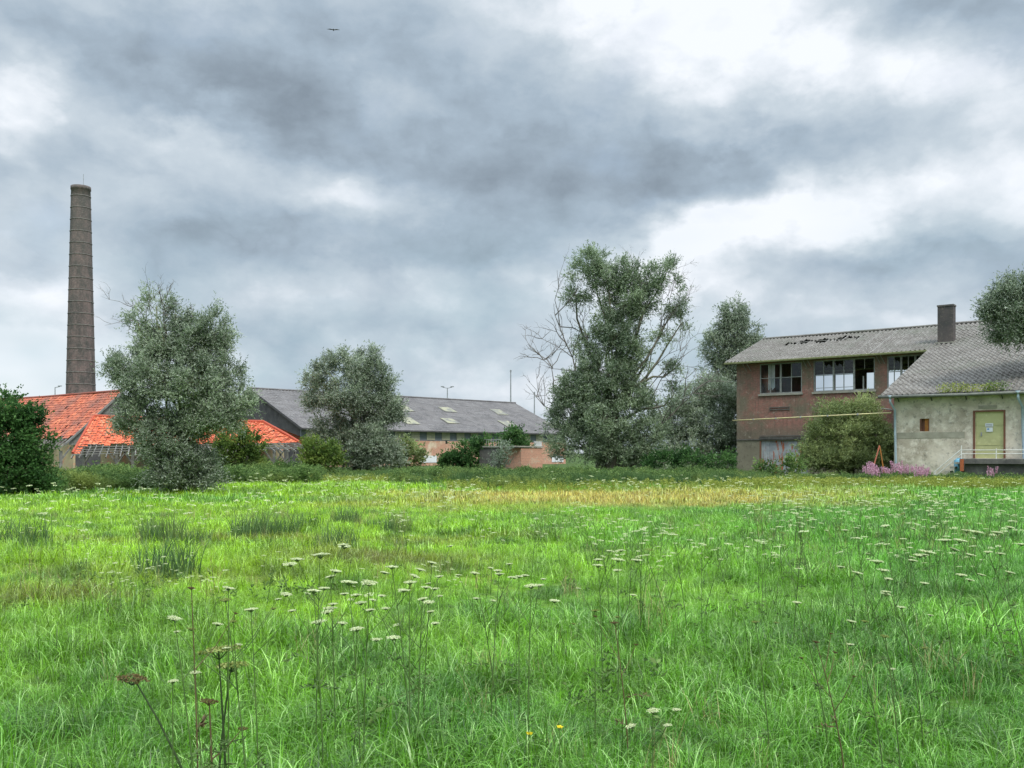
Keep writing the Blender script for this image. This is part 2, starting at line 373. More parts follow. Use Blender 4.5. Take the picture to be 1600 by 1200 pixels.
def scatter(name, key, P, scl, label, tilt=.12):
    """one object of uncountable growth: tufts of collection `key` on points P"""
    n = len(P); me = bpy.data.meshes.new(name); me.vertices.add(n); me.vertices.foreach_set('co', np.asarray(P, np.float32).ravel())
    rot = np.stack([RNG.normal(size=n) * tilt, RNG.normal(size=n) * tilt, RNG.uniform(0, 6.28, n)], 1)
    at1 = me.attributes.new('rot', 'FLOAT_VECTOR', 'POINT'); at1.data.foreach_set('vector', rot.astype(np.float32).ravel())
    at2 = me.attributes.new('scl', 'FLOAT', 'POINT'); at2.data.foreach_set('value', np.asarray(scl, np.float32))
    o = bpy.data.objects.new(name, me); COL.objects.link(o)
    ng = bpy.data.node_groups.new('scatter_' + name, 'GeometryNodeTree')
    ng.interface.new_socket('Geometry', in_out='INPUT', socket_type='NodeSocketGeometry')
    ng.interface.new_socket('Geometry', in_out='OUTPUT', socket_type='NodeSocketGeometry')
    N = ng.nodes; L = ng.links
    gi = N.new('NodeGroupInput'); go = N.new('NodeGroupOutput'); ip = N.new('GeometryNodeInstanceOnPoints'); ci = N.new('GeometryNodeCollectionInfo')
    ci.inputs['Collection'].default_value = protoc[key]; ci.inputs['Separate Children'].default_value = True; ci.inputs['Reset Children'].default_value = True
    ip.inputs['Pick Instance'].default_value = True
    ra = N.new('GeometryNodeInputNamedAttribute'); ra.data_type = 'FLOAT_VECTOR'; ra.inputs[0].default_value = 'rot'
    sa = N.new('GeometryNodeInputNamedAttribute'); sa.data_type = 'FLOAT'; sa.inputs[0].default_value = 'scl'
    L.new(gi.outputs[0], ip.inputs['Points']); L.new(ci.outputs[0], ip.inputs['Instance']); L.new(ra.outputs[0], ip.inputs['Rotation']); L.new(sa.outputs[0], ip.inputs['Scale'])
    rv = N.new('FunctionNodeRandomValue'); rv.data_type = 'INT'
    rv.inputs[4].default_value = 0; rv.inputs[5].default_value = len(protoc[key].objects) - 1
    L.new(rv.outputs[2], ip.inputs['Instance Index'])
    L.new(ip.outputs[0], go.inputs[0])
    md = o.modifiers.new('scatter', 'NODES'); md.node_group = ng
    return tag(o, label, name.replace('_', ' '), None, 'stuff')
def gznp(x, y): return .05 * np.sin(x * .31 + 1) * np.cos(y * .23) + .03 * np.sin(x * .9 + y * .7)
def field(y0, y1, dens, k=.66, extra=6.5, xa=None, xb=None):
    """random ground points in the wedge between depths y0 and y1"""
    A = k * (y1 * y1 - y0 * y0) + extra * 2 * (y1 - y0); n = int(A * dens)
    y = np.sqrt(RNG.uniform(y0 * y0, y1 * y1, n)); x = RNG.uniform(-1, 1, n) * (k * y + extra)
    if xa is not None:
        px = 800 + F * x / y; q = (px > xa) & (px < xb); x, y = x[q], y[q]
    return np.stack([x, y, gznp(x, y)], 1)
def pnoise(x, y, s=1.0, seed=0):
    r = np.random.default_rng(seed); v = 0
    for i in range(6):
        f = s * 1.7 ** i * r.uniform(.8, 1.2); a = r.uniform(0, 6.28); v = v + np.sin(f * (x * np.cos(a) + y * np.sin(a)) + r.uniform(0, 6.28)) / 1.25 ** i
    return v / 3.5

protoset('near_grass', [blades(84, .19, .06, .25, .0048, 1.8, 4, curl=1.9) for _ in range(5)] + [blades(56, .12, .16, .38, .0052, 1.4, 4, curl=2.0) for _ in range(3)] + [blades(80, .2, .05, .18, .006, 1.9, 3, curl=1.5) for _ in range(2)], 'grass')
protoset('mid_grass', [blades(60, .26, .06, .22, .0095, 1.4, 3, curl=1.4) for _ in range(5)], 'grass')
protoset('far_grass', [blades(44, .5, .08, .25, .024, 1.0, 2) for _ in range(5)], 'grass')
def hmod(P):
    x, y = P[:, 0], P[:, 1]
    return np.clip(1.05 + .55 * pnoise(x, y, 1.3, 3) + .35 * pnoise(x, y, .4, 5), .35, 1.9)
P1 = np.concatenate([field(2.6, 9, 42), field(9, 15, 26)]); P2 = field(14, 30, 14); P3 = field(28, 64, 5.5)
scatter('meadow_grass', 'near_grass', P1, hmod(P1) * RNG.uniform(.75, 1.2, len(P1)), 'long green meadow grass in the foreground')
protoset('seed_grass', [merge([blades(9, .10, .30, .55, .0035, .5, 4, curl=1.4), blades(5, .12, .15, .35, .005, 1.2, 3)]) for _ in range(4)], 'straw')
Ps = field(3.0, 26, 1.3); Ps = Ps[pnoise(Ps[:, 0], Ps[:, 1], .5, 17) > -.1]
scatter('seeding_grass', 'seed_grass', Ps, RNG.uniform(.5, 1.1, len(Ps)), 'thin straw coloured seeding grass stalks among the green')
scatter('field_grass', 'mid_grass', P2, hmod(P2) * RNG.uniform(.75, 1.2, len(P2)), 'bright green grass across the middle of the field')
scatter('distant_grass', 'far_grass', P3, hmod(P3) * RNG.uniform(.7, 1.15, len(P3)), 'grass at the far side of the field')
# ------------------------------------------------------------------ building materials
def brickf(c1, c2, mortar, stain, sk=(.45, .62), axis='x'):
    def f(t):
        x, y, z = t.xyz(t.obj)
        v = t.comb(x, z, 0.)
        b = t.add('ShaderNodeTexBrick'); t.put(b, 'Vector', v); t.put(b, 'Color1', c1); t.put(b, 'Color2', c2); t.put(b, 'Mortar', mortar)
        b.inputs['Scale'].default_value = 1; b.inputs['Mortar Size'].default_value = .008; b.inputs['Brick Width'].default_value = .22; b.inputs['Row Height'].default_value = .075
        c = b.outputs[0]
        c = t.mix(t.rng(t.noise(t.obj, .5, 7, .65), *sk), c, stain)
        if axis == 'w':
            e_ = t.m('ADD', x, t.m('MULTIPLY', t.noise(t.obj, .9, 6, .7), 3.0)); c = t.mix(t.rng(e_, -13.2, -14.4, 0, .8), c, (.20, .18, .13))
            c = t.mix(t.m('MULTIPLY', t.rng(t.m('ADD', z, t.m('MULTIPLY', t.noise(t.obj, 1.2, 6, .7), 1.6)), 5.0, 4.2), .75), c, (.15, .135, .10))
            st_ = t.noise(t.comb(t.m('MULTIPLY', x, 5.), y, t.m('MULTIPLY', z, .35)), 1.3, 5, .65); c = t.mix(t.rng(st_, .52, .70, 0, .6), c, (.10, .08, .065))
            c = t.mix(t.rng(t.noise(t.obj, 2.4, 7, .75), .56, .66, 0, .7), c, (.42, .36, .29))
        c = t.mix(t.m('MULTIPLY', t.rng(t.noise(t.obj, 4, 5, .7), .55, .75), .5), c, (.30, .25, .20))
        return t.mix(t.m('MULTIPLY', t.rng(t.noise(t.obj, 9, 5, .7), .5, .7), .4), c, (.06, .05, .04))
    return f
mat('workshop_brick', brickf((.36, .15, .115), (.26, .115, .09), (.22, .18, .15), (.17, .145, .10), axis='w'), .9, .2, (12, .5, .02))
mat('base_render', two((.17, .15, .11), (.24, .22, .16), 1.1, .3, .7, (.11, .10, .08), 5), .95, .2, (9, .5, .02))
mat('warehouse_brick', brickf((.62, .30, .20), (.50, .25, .17), (.45, .36, .28), (.66, .54, .40), (.53, .66)), .9, .2)
mat('stack_brick', brickf((.135, .11, .105), (.10, .085, .08), (.12, .11, .10), (.07, .068, .066), (.42, .62)), .95, .1)
def chim(t):
    x, y, z = t.xyz(t.obj)
    ang = t.m('MULTIPLY', t.m('ARCTAN2', y, x), 1.6)
    b = t.add('ShaderNodeTexBrick'); t.put(b, 'Vector', t.comb(ang, z, 0.)); t.put(b, 'Color1', (.235, .155, .14)); t.put(b, 'Color2', (.145, .105, .10)); t.put(b, 'Mortar', (.17, .145, .135))
    b.inputs['Scale'].default_value = 1; b.inputs['Mortar Size'].default_value = .01; b.inputs['Brick Width'].default_value = .24; b.inputs['Row Height'].default_value = .12
    c = b.outputs[0]
    c = t.mix(t.rng(t.noise(t.comb(x, y, t.m('MULTIPLY', z, .6)), .8, 9, .75), .42, .60), c, (.075, .070, .065))
    c = t.mix(t.rng(t.noise(t.comb(t.m('MULTIPLY', ang, .9), t.m('MULTIPLY', z, .05), 2.), 1.6, 6, .7), .50, .66, 0, .7), c, (.05, .046, .045))
    c = t.mix(t.rng(z, 8, 34, 0, .5), c, (.12, .115, .105))
    return t.mix(t.m('MULTIPLY', t.rng(t.noise(t.obj, 5, 5, .7), .52, .7), .5), c, (.28, .24, .215))
mat('chimney_brick', chim, .95, .1, (7, .6, .04))
mat('iron_band', two((.13, .12, .115), (.24, .22, .20), 3), .7)
def plast(t):
    c = t.mix(t.rng(t.noise(t.obj, .55, 8, .62, .4), .36, .62), (.38, .32, .245), (.68, .60, .48))
    c = t.mix(t.rng(t.noise(t.obj, 1.8, 8, .7), .50, .62), c, (.70, .63, .52))
    c = t.mix(t.m('MULTIPLY', t.rng(t.noise(t.obj, 3.3, 7, .75), .54, .68), .75), c, (.15, .14, .12))
    x, y, z = t.xyz(t.obj)
    c = t.mix(t.m('MULTIPLY', t.rng(z, 1.6, 0., 0, .6), t.rng(t.noise(t.obj, 2.2, 5, .7), .35, .6)), c, (.16, .17, .10))
    return c
mat('old_plaster', plast, .95, .15, (5, .7, .03))
mat('plaster_band', two((.28, .26, .20), (.40, .37, .29), 1.5), .95)
def fibre(t):
    c = t.mix(t.rng(t.noise(t.obj, 1.1, 8, .7), .35, .65), (.125, .112, .10), (.205, .19, .172))
    c = t.mix(t.rng(t.noise(t.obj, 9, 6, .75), .53, .66), c, (.34, .33, .30))
    c = t.mix(t.rng(t.noise(t.obj, 6.5, 6, .75), .56, .68), c, (.055, .055, .05))
    return t.mix(t.rng(t.noise(t.obj, .35, 6, .7), .50, .68, 0, .6), c, (.12, .13, .10))
mat('fibre_cement', fibre, .9, .15)
def slate(t):
    c = t.mix(t.rng(t.noise(t.obj, .5, 8, .7), .35, .65), (.115, .108, .108), (.185, .172, .168))
    c = t.mix(t.rng(t.noise(t.obj, 3.5, 6, .8), .54, .68), c, (.28, .27, .26))
    return t.mix(t.rng(t.noise(t.obj, 2.5, 6, .8), .55, .7), c, (.07, .07, .075))
mat('warehouse_roofing', slate, .85, .2)
mat('skylight_sheet', two((.27, .255, .17), (.15, .145, .125), .9, .42, .58), .6)
def tile(t):
    tn = t.add('ShaderNodeAttribute', attribute_name='tone').outputs['Fac']
    c = t.ramp(tn, [(0, (.26, .07, .045)), (.5, (.46, .115, .06)), (1, (.60, .20, .10))])
    c = t.mix(t.rng(t.noise(t.obj, .6, 7, .7), .40, .62, 0, .85), c, (.22, .10, .075))
    return t.mix(t.rng(t.noise(t.obj, 7, 5, .7), .56, .7, 0, .7), c, (.12, .06, .04))
mat('clay_tile', tile, .8, .2)
def tile2(t):
    tn = t.add('ShaderNodeAttribute', attribute_name='tone').outputs['Fac']
    c = t.ramp(tn, [(0, (.38, .07, .035)), (.5, (.60, .12, .048)), (1, (.72, .24, .12))])
    return t.mix(t.rng(t.noise(t.obj, 7, 5, .7), .53, .66, 0, .85), c, (.16, .06, .04))
mat('clean_tile', tile2, .75, .25)
mat('grey_plank', two((.15, .15, .14), (.24, .235, .22), 2, .35, .65, (.10, .10, .09), 8), .9)
mat('dark_board', two((.060, .058, .060), (.10, .095, .095), 1.2, .35, .65, (.14, .13, .12), 4, .6, .7), .8)
mat('old_timber', two((.16, .15, .135), (.28, .265, .24), 3), .9)
mat('ochre_wall', two((.56, .46, .27), (.36, .31, .20), .8, .35, .65, (.60, .32, .20), 1.6, .55, .62), .95)
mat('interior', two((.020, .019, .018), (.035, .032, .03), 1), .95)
mat('frame_grey', two((.22, .23, .21), (.32, .32, .29), 4), .7)
mat('band_grey', two((.13, .15, .165), (.19, .205, .22), 1.5), .8)
mat('band_cream', two((.42, .40, .28), (.30, .29, .22), 1.8), .8)
mat('white_board', two((.72, .73, .75), (.60, .60, .60), 2), .6)
mat('white_paint', two((.75, .74, .70), (.55, .53, .48), 5), .5)
mat('red_paint', two((.48, .13, .08), (.38, .16, .11), 5), .6)
mat('orange_rust', two((.45, .12, .04), (.30, .10, .05), 5), .7)
mat('yellow_pipe', two((.62, .52, .24), (.48, .42, .22), 4), .5)
mat('zinc', two((.34, .42, .46), (.24, .30, .33), 2, .3, .7, (.42, .50, .54), 5), .45, .4)
mat('gutter_grey', two((.20, .20, .17), (.14, .14, .12), 3), .7)
mat('door_green', two((.50, .49, .24), (.42, .41, .20), 1.3, .35, .65, (.56, .54, .28), 5), .6)
mat('brown_paint', two((.20, .085, .05), (.14, .07, .045), 4), .7)
mat('boarding_orange', two((.42, .17, .04), (.28, .12, .035), 4), .8)
def rusty(t):
    x, y, z = t.xyz(t.obj)
    c = t.mix(t.rng(t.noise(t.obj, 1.4, 5, .6), .4, .6), (.38, .40, .41), (.27, .285, .30))
    return t.mix(t.rng(t.noise(t.comb(t.m('MULTIPLY', x, 2.2), y, t.m('MULTIPLY', z, .45)), 1.6, 6, .7), .53, .57), c, (.36, .11, .05))
mat('rusty_sheet', rusty, .6, .3)
mat('dark_concrete', two((.085, .08, .075), (.15, .14, .125), 1.6, .35, .65, (.20, .19, .16), 4), .95)
mat('pale_concrete', two((.26, .25, .21), (.36, .34, .28), 2), .9)
mat('blue_plastic', two((.20, .45, .58), (.16, .38, .50), 2), .4, .4)
mat('galvanised', two((.22, .23, .24), (.30, .31, .32), 3), .5, .4)
mat('paper_white', two((.72, .73, .72), (.66, .67, .68), 3), .6)
mat('print_grey', lambda t: (.22, .23, .26), .6)
mat('print_blue', lambda t: (.10, .28, .50), .6)
mat('lichen_green', two((.12, .14, .06), (.20, .20, .10), 3), .95)
m = bpy.data.materials.new('old_glass'); m.use_nodes = True; m.node_tree.nodes.clear(); t = NT(m.node_tree)
gl = t.add('ShaderNodeBsdfGlossy'); gl.inputs['Roughness'].default_value = .05; tr = t.add('ShaderNodeBsdfTransparent'); tr.inputs[0].default_value = (.8, .85, .85, 1)
mx = t.add('ShaderNodeMixShader'); mx.inputs[0].default_value = .06
t.l.new(tr.outputs[0], mx.inputs[1]); t.l.new(gl.outputs[0], mx.inputs[2]); t.l.new(mx.outputs[0], t.add('ShaderNodeOutputMaterial').inputs[0]); MATS['old_glass'] = m

def wall(x0, x1, z0, z1, y, th, holes=()):
    """wall slab facing -y with real openings; holes = (xa, xb, za, zb)"""
    mb = MB(); xs = sorted({x0, x1, *[q for h in holes for q in h[:2]]}); zs = sorted({z0, z1, *[q for h in holes for q in h[2:]]})
    solid = lambda i, j: 0 <= i < len(xs) - 1 and 0 <= j < len(zs) - 1 and not any(h[0] <= (xs[i] + xs[i + 1]) / 2 <= h[1] and h[2] <= (zs[j] + zs[j + 1]) / 2 <= h[3] for h in holes)
    y2 = y + th
    for i in range(len(xs) - 1):
        for j in range(len(zs) - 1):
            if not solid(i, j): continue
            a, b, c, d = xs[i], xs[i + 1], zs[j], zs[j + 1]
            mb.quad((a, y, c), (b, y, c), (b, y, d), (a, y, d)); mb.quad((b, y2, c), (a, y2, c), (a, y2, d), (b, y2, d))
            if not solid(i - 1, j): mb.quad((a, y2, c), (a, y, c), (a, y, d), (a, y2, d))
            if not solid(i + 1, j): mb.quad((b, y, c), (b, y2, c), (b, y2, d), (b, y, d))
            if not solid(i, j - 1): mb.quad((a, y, c), (a, y2, c), (b, y2, c), (b, y, c))
            if not solid(i, j + 1): mb.quad((a, y, d), (b, y, d), (b, y2, d), (a, y2, d))
    return mb
def sheetroof(x0, x1, ya, za, yb, zb, rows, wave, amp, keep=None, step=.02, sub=5, dip=0, seed=1):
    """corrugated sheets from the eave (ya, za) up to the ridge (yb, zb), rows overlapping like laid sheets"""
    r = np.random.default_rng(seed); nxs = int((x1 - x0) / wave * sub); xs = np.linspace(x0, x1, nxs + 1)
    V = []; Fc = []; o = 0; sl = math.hypot(yb - ya, zb - za); ny_, nz_ = -(zb - za) / sl, (yb - ya) / sl
    colw = 1.0
    for k in range(rows):
        lo, hi = k / rows - .012 * (k > 0), (k + 1) / rows
        for q, s in enumerate((lo, (lo + hi) / 2, hi)):
            jit = np.array([r.uniform(-.02, .02) for _ in range(int((x1 - x0) / colw) + 2)])
            jj_ = jit[((xs - x0) / colw).astype(int)]
            up = amp * np.sin(2 * np.pi * xs / wave) + step * (1 - q / 2) + jj_ * .6 * (q == 0)
            yy = ya + (yb - ya) * (s - (jj_ * .25 if q == 0 else 0)); zz = za + (zb - za) * (s - (jj_ * .25 if q == 0 else 0)) - dip * np.sin(np.pi * (xs - x0) / (x1 - x0))
            V.append(np.stack([xs, yy + ny_ * up, zz + nz_ * up], 1))
        for q in range(2):
            b = o + q * (nxs + 1) + np.arange(nxs); xm = (xs[:-1] + xs[1:]) / 2; s = lo + (hi - lo) * (q + .5) / 2
            f = np.stack([b, b + 1, b + nxs + 2, b + nxs + 1], 1)
            if keep is not None: f = f[keep(xm, np.full_like(xm, s))]
            Fc.append(f)
        o += 3 * (nxs + 1)
    return np.concatenate(V), np.concatenate(Fc)
def roofobj(name, VF, m, parent, th=.02):
    o = npmesh(name, VF[0], VF[1], m, parent)
    md = o.modifiers.new('s', 'SOLIDIFY'); md.thickness = th; md.offset = -1
    return o
def tileroof(TL, TR, BR, BL, tw, thh, keep=None, miss=.01, seed=2, jit=1.0):
    TL, TR, BR, BL = [np.array(p, float) for p in (TL, TR, BR, BL)]; r = np.random.default_rng(seed)
    cols = int(max(np.linalg.norm(TR - TL), np.linalg.norm(BR - BL)) / tw); rows = int(np.linalg.norm(BL - TL) / thh)
    nrm = unit(np.cross(TR - TL, TL - BL)); nrm = nrm if nrm[2] > 0 else -nrm
    pt = lambda s, v: (TL * (1 - s) + TR * s) * (1 - v) + (BL * (1 - s) + BR * s) * v
    V = []; Fc = []; TN = []
    for j in range(rows):
        sag = .03 * math.sin(j * 1.3)
        for i in range(cols):
            s, v = (i + .5) / cols, (j + .5) / rows
            if keep and not keep(s, v): continue
            if r.random() < miss: continue
            dj = r.normal() * .012 * jit; ds = r.normal() * .03 / cols * 2; b = len(V) * 8; tn = np.clip(r.normal(.5, .22), 0, 1)
            Q = []
            for vv, lift in ((j / rows, .0), ((j + 1.12) / rows, .035)):
                for q, h in ((0, 0.), (.33, .035), (.66, .035), (1.02, 0.)):
                    Q.append(pt((i + q) / cols + ds, min(vv, 1.02) + dj / max(rows * thh, 1)) + nrm * (h + lift + dj + .02 * math.sin(i * .35 + j * .2)))
            V.append(np.array(Q)); TN.append(np.full(8, tn))
            for q in range(3): Fc.append([b + q, b + q + 1, b + q + 5, b + q + 4])
    return np.concatenate(V), np.array(Fc), np.concatenate(TN)

# ================================================================== right-hand buildings (shared roof plane)
UA = -math.atan2(.616, .788); U = Vector((.788, -.616)); W = Vector((.616, .788)); E0 = Vector((23.8, 60.0)); SLP = .34; Z0 = 5.42
def onwall(px, py, d):
    """where the line of sight through a photo pixel meets the wall plane at depth d -> (t, z)"""
    k = (px - 800) / F; o = E0 + W * d
    tt = (k * o.y - o.x) / (U.x - k * U.y); yy = o.y + U.y * tt
    return tt, EYE + (HY - py) / F * yy
ws = thing('brick_workshop', 'two storey brown brick workshop with corrugated roof and broken window bands', 'workshop', (E0.x, E0.y, 0), UA)
DA = .55; DW = 12.5; TLc = onwall(1151, 600, DW)[0]; TRc = 15.0; RID = 20.0; zr = lambda d: Z0 + SLP * (d if d <= RID else 2 * RID - d)
W1 = [onwall(1187, 0, DW)[0], onwall(1253, 0, DW)[0]]; W2 = [onwall(1271, 0, DW)[0], onwall(1367, 0, DW)[0]]; W3 = [onwall(1386, 0, DW)[0], onwall(1386, 0, DW)[0] + 3.1]
zs_ = onwall(1187, 616, DW)[1]; zt_ = onwall(1187, 569, DW)[1]
GD = [onwall(1189, 0, DW)[0], onwall(1262, 0, DW)[0], 0.05, onwall(1189, 689, DW)[1]]
top = zr(DW) - .12
ledge = onwall(1150, 687, DW)[1]
wall(TLc, TRc, ledge, top, DW, .3, [(*W1, zs_, zt_), (*W2, zs_, zt_), (*W3, zs_, zt_)]).build('wall', 'workshop_brick', ws)
wall(TLc, TRc, -.2, ledge - .01, DW + .01, .3, [(GD[0], GD[1], -.1, GD[3])]).build('base_wall', 'base_render', ws)
DB = 2 * RID - DW
rq = lambda px, py: onwall(px, py, DB - .3)
wall(TLc, TRc, -.2, top, DB - .3, .3, [(rq(1273, 0)[0], rq(1301, 0)[0], rq(1290, 612)[1], rq(1290, 585)[1]), (rq(1304, 0)[0], rq(1333, 0)[0], rq(1290, 612)[1], rq(1290, 585)[1]), (rq(1353, 0)[0], rq(1368, 0)[0], rq(1360, 610)[1], rq(1360, 582)[1]), (rq(1384, 0)[0], rq(1440, 0)[0], rq(1360, 610)[1], rq(1390, 577)[1])]).build('rear_wall', 'workshop_brick', ws)
mb = MB(); mb.prism([(TLc, DW + .3, -.2), (TLc, DB - .3, -.2), (TLc, DB - .3, top), (TLc, RID, zr(RID) - .12), (TLc, DW + .3, top)], (.3, 0, 0)); mb.build('gable_wall', 'workshop_brick', ws)
mb = MB(); mb.prism([(TRc - .3, DW + .3, -.2), (TRc - .3, DB - .3, -.2), (TRc - .3, DB - .3, top), (TRc - .3, RID, zr(RID) - .12), (TRc - .3, DW + .3, top)], (.3, 0, 0)); mb.build('gable_wall', 'workshop_brick', ws)
MB().box(TLc + .3, TRc - .3, DW + .3, DB - .3, zs_ - 1.3, zs_ - 1.1).build('upper_floor', 'interior', ws)
tl = TLc - .8
def hole(x, s):
    c = .74 + .012 * (x - tl - 6) + .02 * np.sin(x * 2.1) + .012 * np.sin(x * 7.3)
    wv = .062 + .04 * np.sin(x * 3.7 + 1)
    return ~((x > tl + 3.2) & (x < tl + 9.6) & (np.abs(s - c) < np.maximum(wv, .022)))
rf = roofobj('roof', sheetroof(tl, -.01, DW - .7, zr(DW - .7), RID, zr(RID), 34, .33, .055, hole, .014, 6, .06, 3), 'fibre_cement', ws)
roofobj('roof', sheetroof(tl, TRc + .5, DB + .7, zr(DW - .7), RID, zr(RID), 6, .28, .03, None, .02, 4, 0, 4), 'fibre_cement', ws)
mb = MB(); mb.tube([(tl, RID, zr(RID) + .05), (-4, RID, zr(RID) + .02), (TRc, RID, zr(RID) + .06)], .11, 8); mb.build('ridge_cap', 'fibre_cement', ws)
mb = MB(); mb.box(tl, -.02, DW - .86, DW - .72, zr(DW - .7) - .2, zr(DW - .7) - .03); mb.build('gutter', 'lichen_green', ws, bevel=.03)
mb = MB(); k = tl + .3
while k < -.2: mb.bar((k, DW - .7, zr(DW - .7) - .14), (k, RID, zr(RID) - .14), .09, .14); k += 1.3
for d in (DW + 1.5, DW + 3.5, DW + 5.5): mb.box(tl + .1, -.1, d, d + .08, zr(d) - .12, zr(d) - .05)
mb.build('rafters', 'old_timber', ws)
def winframe(x0, x1, n, z0, z1, y, name='window', mid=.52, skip=(), half=(), pane=()):
    mb = MB(); fw = .09
    mb.box(x0, x1, y + .04, y + .14, z0, z0 + fw); mb.box(x0, x1, y + .04, y + .14, z1 - fw, z1)
    mb.box(x0, x0 + fw, y + .04, y + .14, z0 + fw, z1 - fw); mb.box(x1 - fw, x1, y + .04, y + .14, z0 + fw, z1 - fw)
    wd = (x1 - x0) / n
    for i in range(1, n): mb.box(x0 + i * wd - .07, x0 + i * wd + .07, y + .03, y + .15, z0 + fw, z1 - fw)
    for i in range(n):
        a, b = x0 + i * wd + .07, x0 + (i + 1) * wd - .07; zm = z0 + (z1 - z0) * mid
        if i in skip:
            mb.box((a + b) / 2 - .02, (a + b) / 2 + .02, y + .07, y + .11, zm + .35, z1 - fw); continue
        mb.box((a + b) / 2 - .03, (a + b) / 2 + .03, y + .06, y + .12, z0 + fw, z1 - fw)
        mb.box(a, b, y + .065, y + .115, zm - .03, zm + .03)
        if i in half: mb.box(a, b, y + .065, y + .115, z0 + .28, z0 + .32)
    o = mb.build(name, 'frame_grey', ws)
    gp = MB()
    for (i, c, r_) in pane:
        a, b = x0 + i * wd + .07, x0 + (i + 1) * wd - .07; h = (b - a) / 2; zm = z0 + (z1 - z0) * mid
        xa = a + c * h; za, zb = (z0 + fw, zm) if r_ == 0 else (zm, z1 - fw)
        if (i + c + r_) % 2: gp.quad((xa, y + .09, za), (xa + h, y + .09, za), (xa + h, y + .09, zb), (xa, y + .09, zb))
        else: gp.quad((xa, y + .09, za), (xa + h, y + .09, za), (xa + h, y + .09, za + (zb - za) * .5), (xa + h * .55, y + .09, za + (zb - za) * .8), (xa + h * .3, y + .09, za + (zb - za) * .55), (xa, y + .09, zb))
    if gp.v: gp.build('glass_pane', 'old_glass', o)
    MB().box(x0 - .1, x1 + .1, y - .12, y + .03, z0 - .16, z0 - .01).build('sill', 'pale_concrete', o)
    return o
w1 = winframe(*W1, 2, zs_, zt_, DW, pane=[(0, 0, 0), (0, 1, 0), (1, 0, 0), (1, 1, 1)])
w2 = winframe(*W2, 3, zs_, zt_, DW, skip=(2,), half=(0, 1), pane=[(0, 0, 1), (0, 1, 1), (1, 0, 1), (1, 1, 1)])
MB().box(W2[1] - .95, W2[1] - .85, DW + .06, DW + .12, zs_ + .09, zs_ + 1.1).build('broken_bar', 'frame_grey', w2)
w3 = winframe(*W3, 3, zs_, zt_, DW, half=(0, 1), pane=[(0, 0, 1), (0, 1, 1)])
mb = MB()
for i in range(6):
    x = W1[0] + .62 + i * .10; mb.box(x, x + .06, DW + .35, DW + .38, zs_ + .35 + .08 * (i % 3), zt_ - .1)
mb.build('curtain', 'paper_white', ws)
mb = MB(); mb.box(GD[0] - .1, GD[1] + .1, DW - .08, DW + .005, GD[3] + .16, GD[3] + .34); mb.box(TLc, GD[1] + .3, DW - .05, DW + .005, ledge - .06, ledge + .03)
mb.box(GD[0] - .1, GD[1] + .4, DW - .12, DW - .055, GD[3] + .38, GD[3] + .45); mb.build('lintel', 'dark_concrete', ws)
x = GD[0]; mb = MB()
while x < GD[1] - .02: mb.box(x + .006, min(x + .16, GD[1]), DW + .12 + (.012 if int(x * 10) % 2 else 0), DW + .17, .0, GD[3]); x += .17
gdo = mb.build('garage_door', 'rusty_sheet', ws); MB().box(GD[0] - .12, GD[0] - .005, DW - .01, DW + .18, 0, GD[3]).build('door_frame', 'brown_paint', gdo)
a = onwall(1204, 641, DW); b = onwall(1233, 636, DW)
mb = MB(); mb.box(a[0], b[0], DW - .06, DW - .003, a[1], a[1] + .07); mb.box(a[0], b[0], DW - .06, DW - .003, b[1] - .03, b[1] + .03); mb.box(a[0] - .05, a[0], DW - .08, DW - .003, a[1] - .05, b[1] + .05); mb.box(b[0], b[0] + .05, DW - .08, DW - .003, a[1] - .05, b[1] + .05)
mb.build('wall_vent', 'dark_concrete', ws)
a = onwall(1150, 657, DW - .15); b = onwall(1392, 645, DA - .2); pa = Vector((a[0] - .3, DW - .15, a[1])); pb = Vector((b[0], DA - .2, b[1]))
gp_ = MB().tube([pa.lerp(pb, q / 6) for q in range(7)], .05, 8).build('gas_pipe', 'yellow_pipe', ws, True)
for q in (1, 2, 3, 4, 5): p = pa.lerp(pb, q / 6); MB().tube([p + Vector((-.06, .1, 0)), p + Vector((.06, -.1, 0))], .075, 8).build('pipe_joint', 'galvanised', gp_)
a = onwall(1352, 617, DW); b = onwall(1357, 631, DW)
MB().box(a[0], b[0] + .05, DW - .05, DW - .003, b[1], a[1]).build('vent_grille', 'dark_board', ws)
a = onwall(1352, 636, DW - .5); b = onwall(1392, 640, DW - .4)
mb = MB(); mb.bar((a[0], DW - 1.2, a[1] + .05), (b[0], DW - .3, b[1]), .28, .09); mb.bar((b[0], DW - .35, b[1]), (b[0], DW + .01, b[1] - .05), .08); mb.build('wall_lamp', 'frame_grey', ws, bevel=.02)
for (px, n_) in ((1256, 2), (1370, 2), (1162, 2)):
    for i in range(n_):
        p = onwall(px + i * 7, 566 - (px - 1262) * .06, DW - .05); MB().bar((p[0], DW - .6, p[1] + .35), (p[0] + .25, DW - .01, p[1] - .45), .035).build('eave_bracket', 'frame_grey', ws)

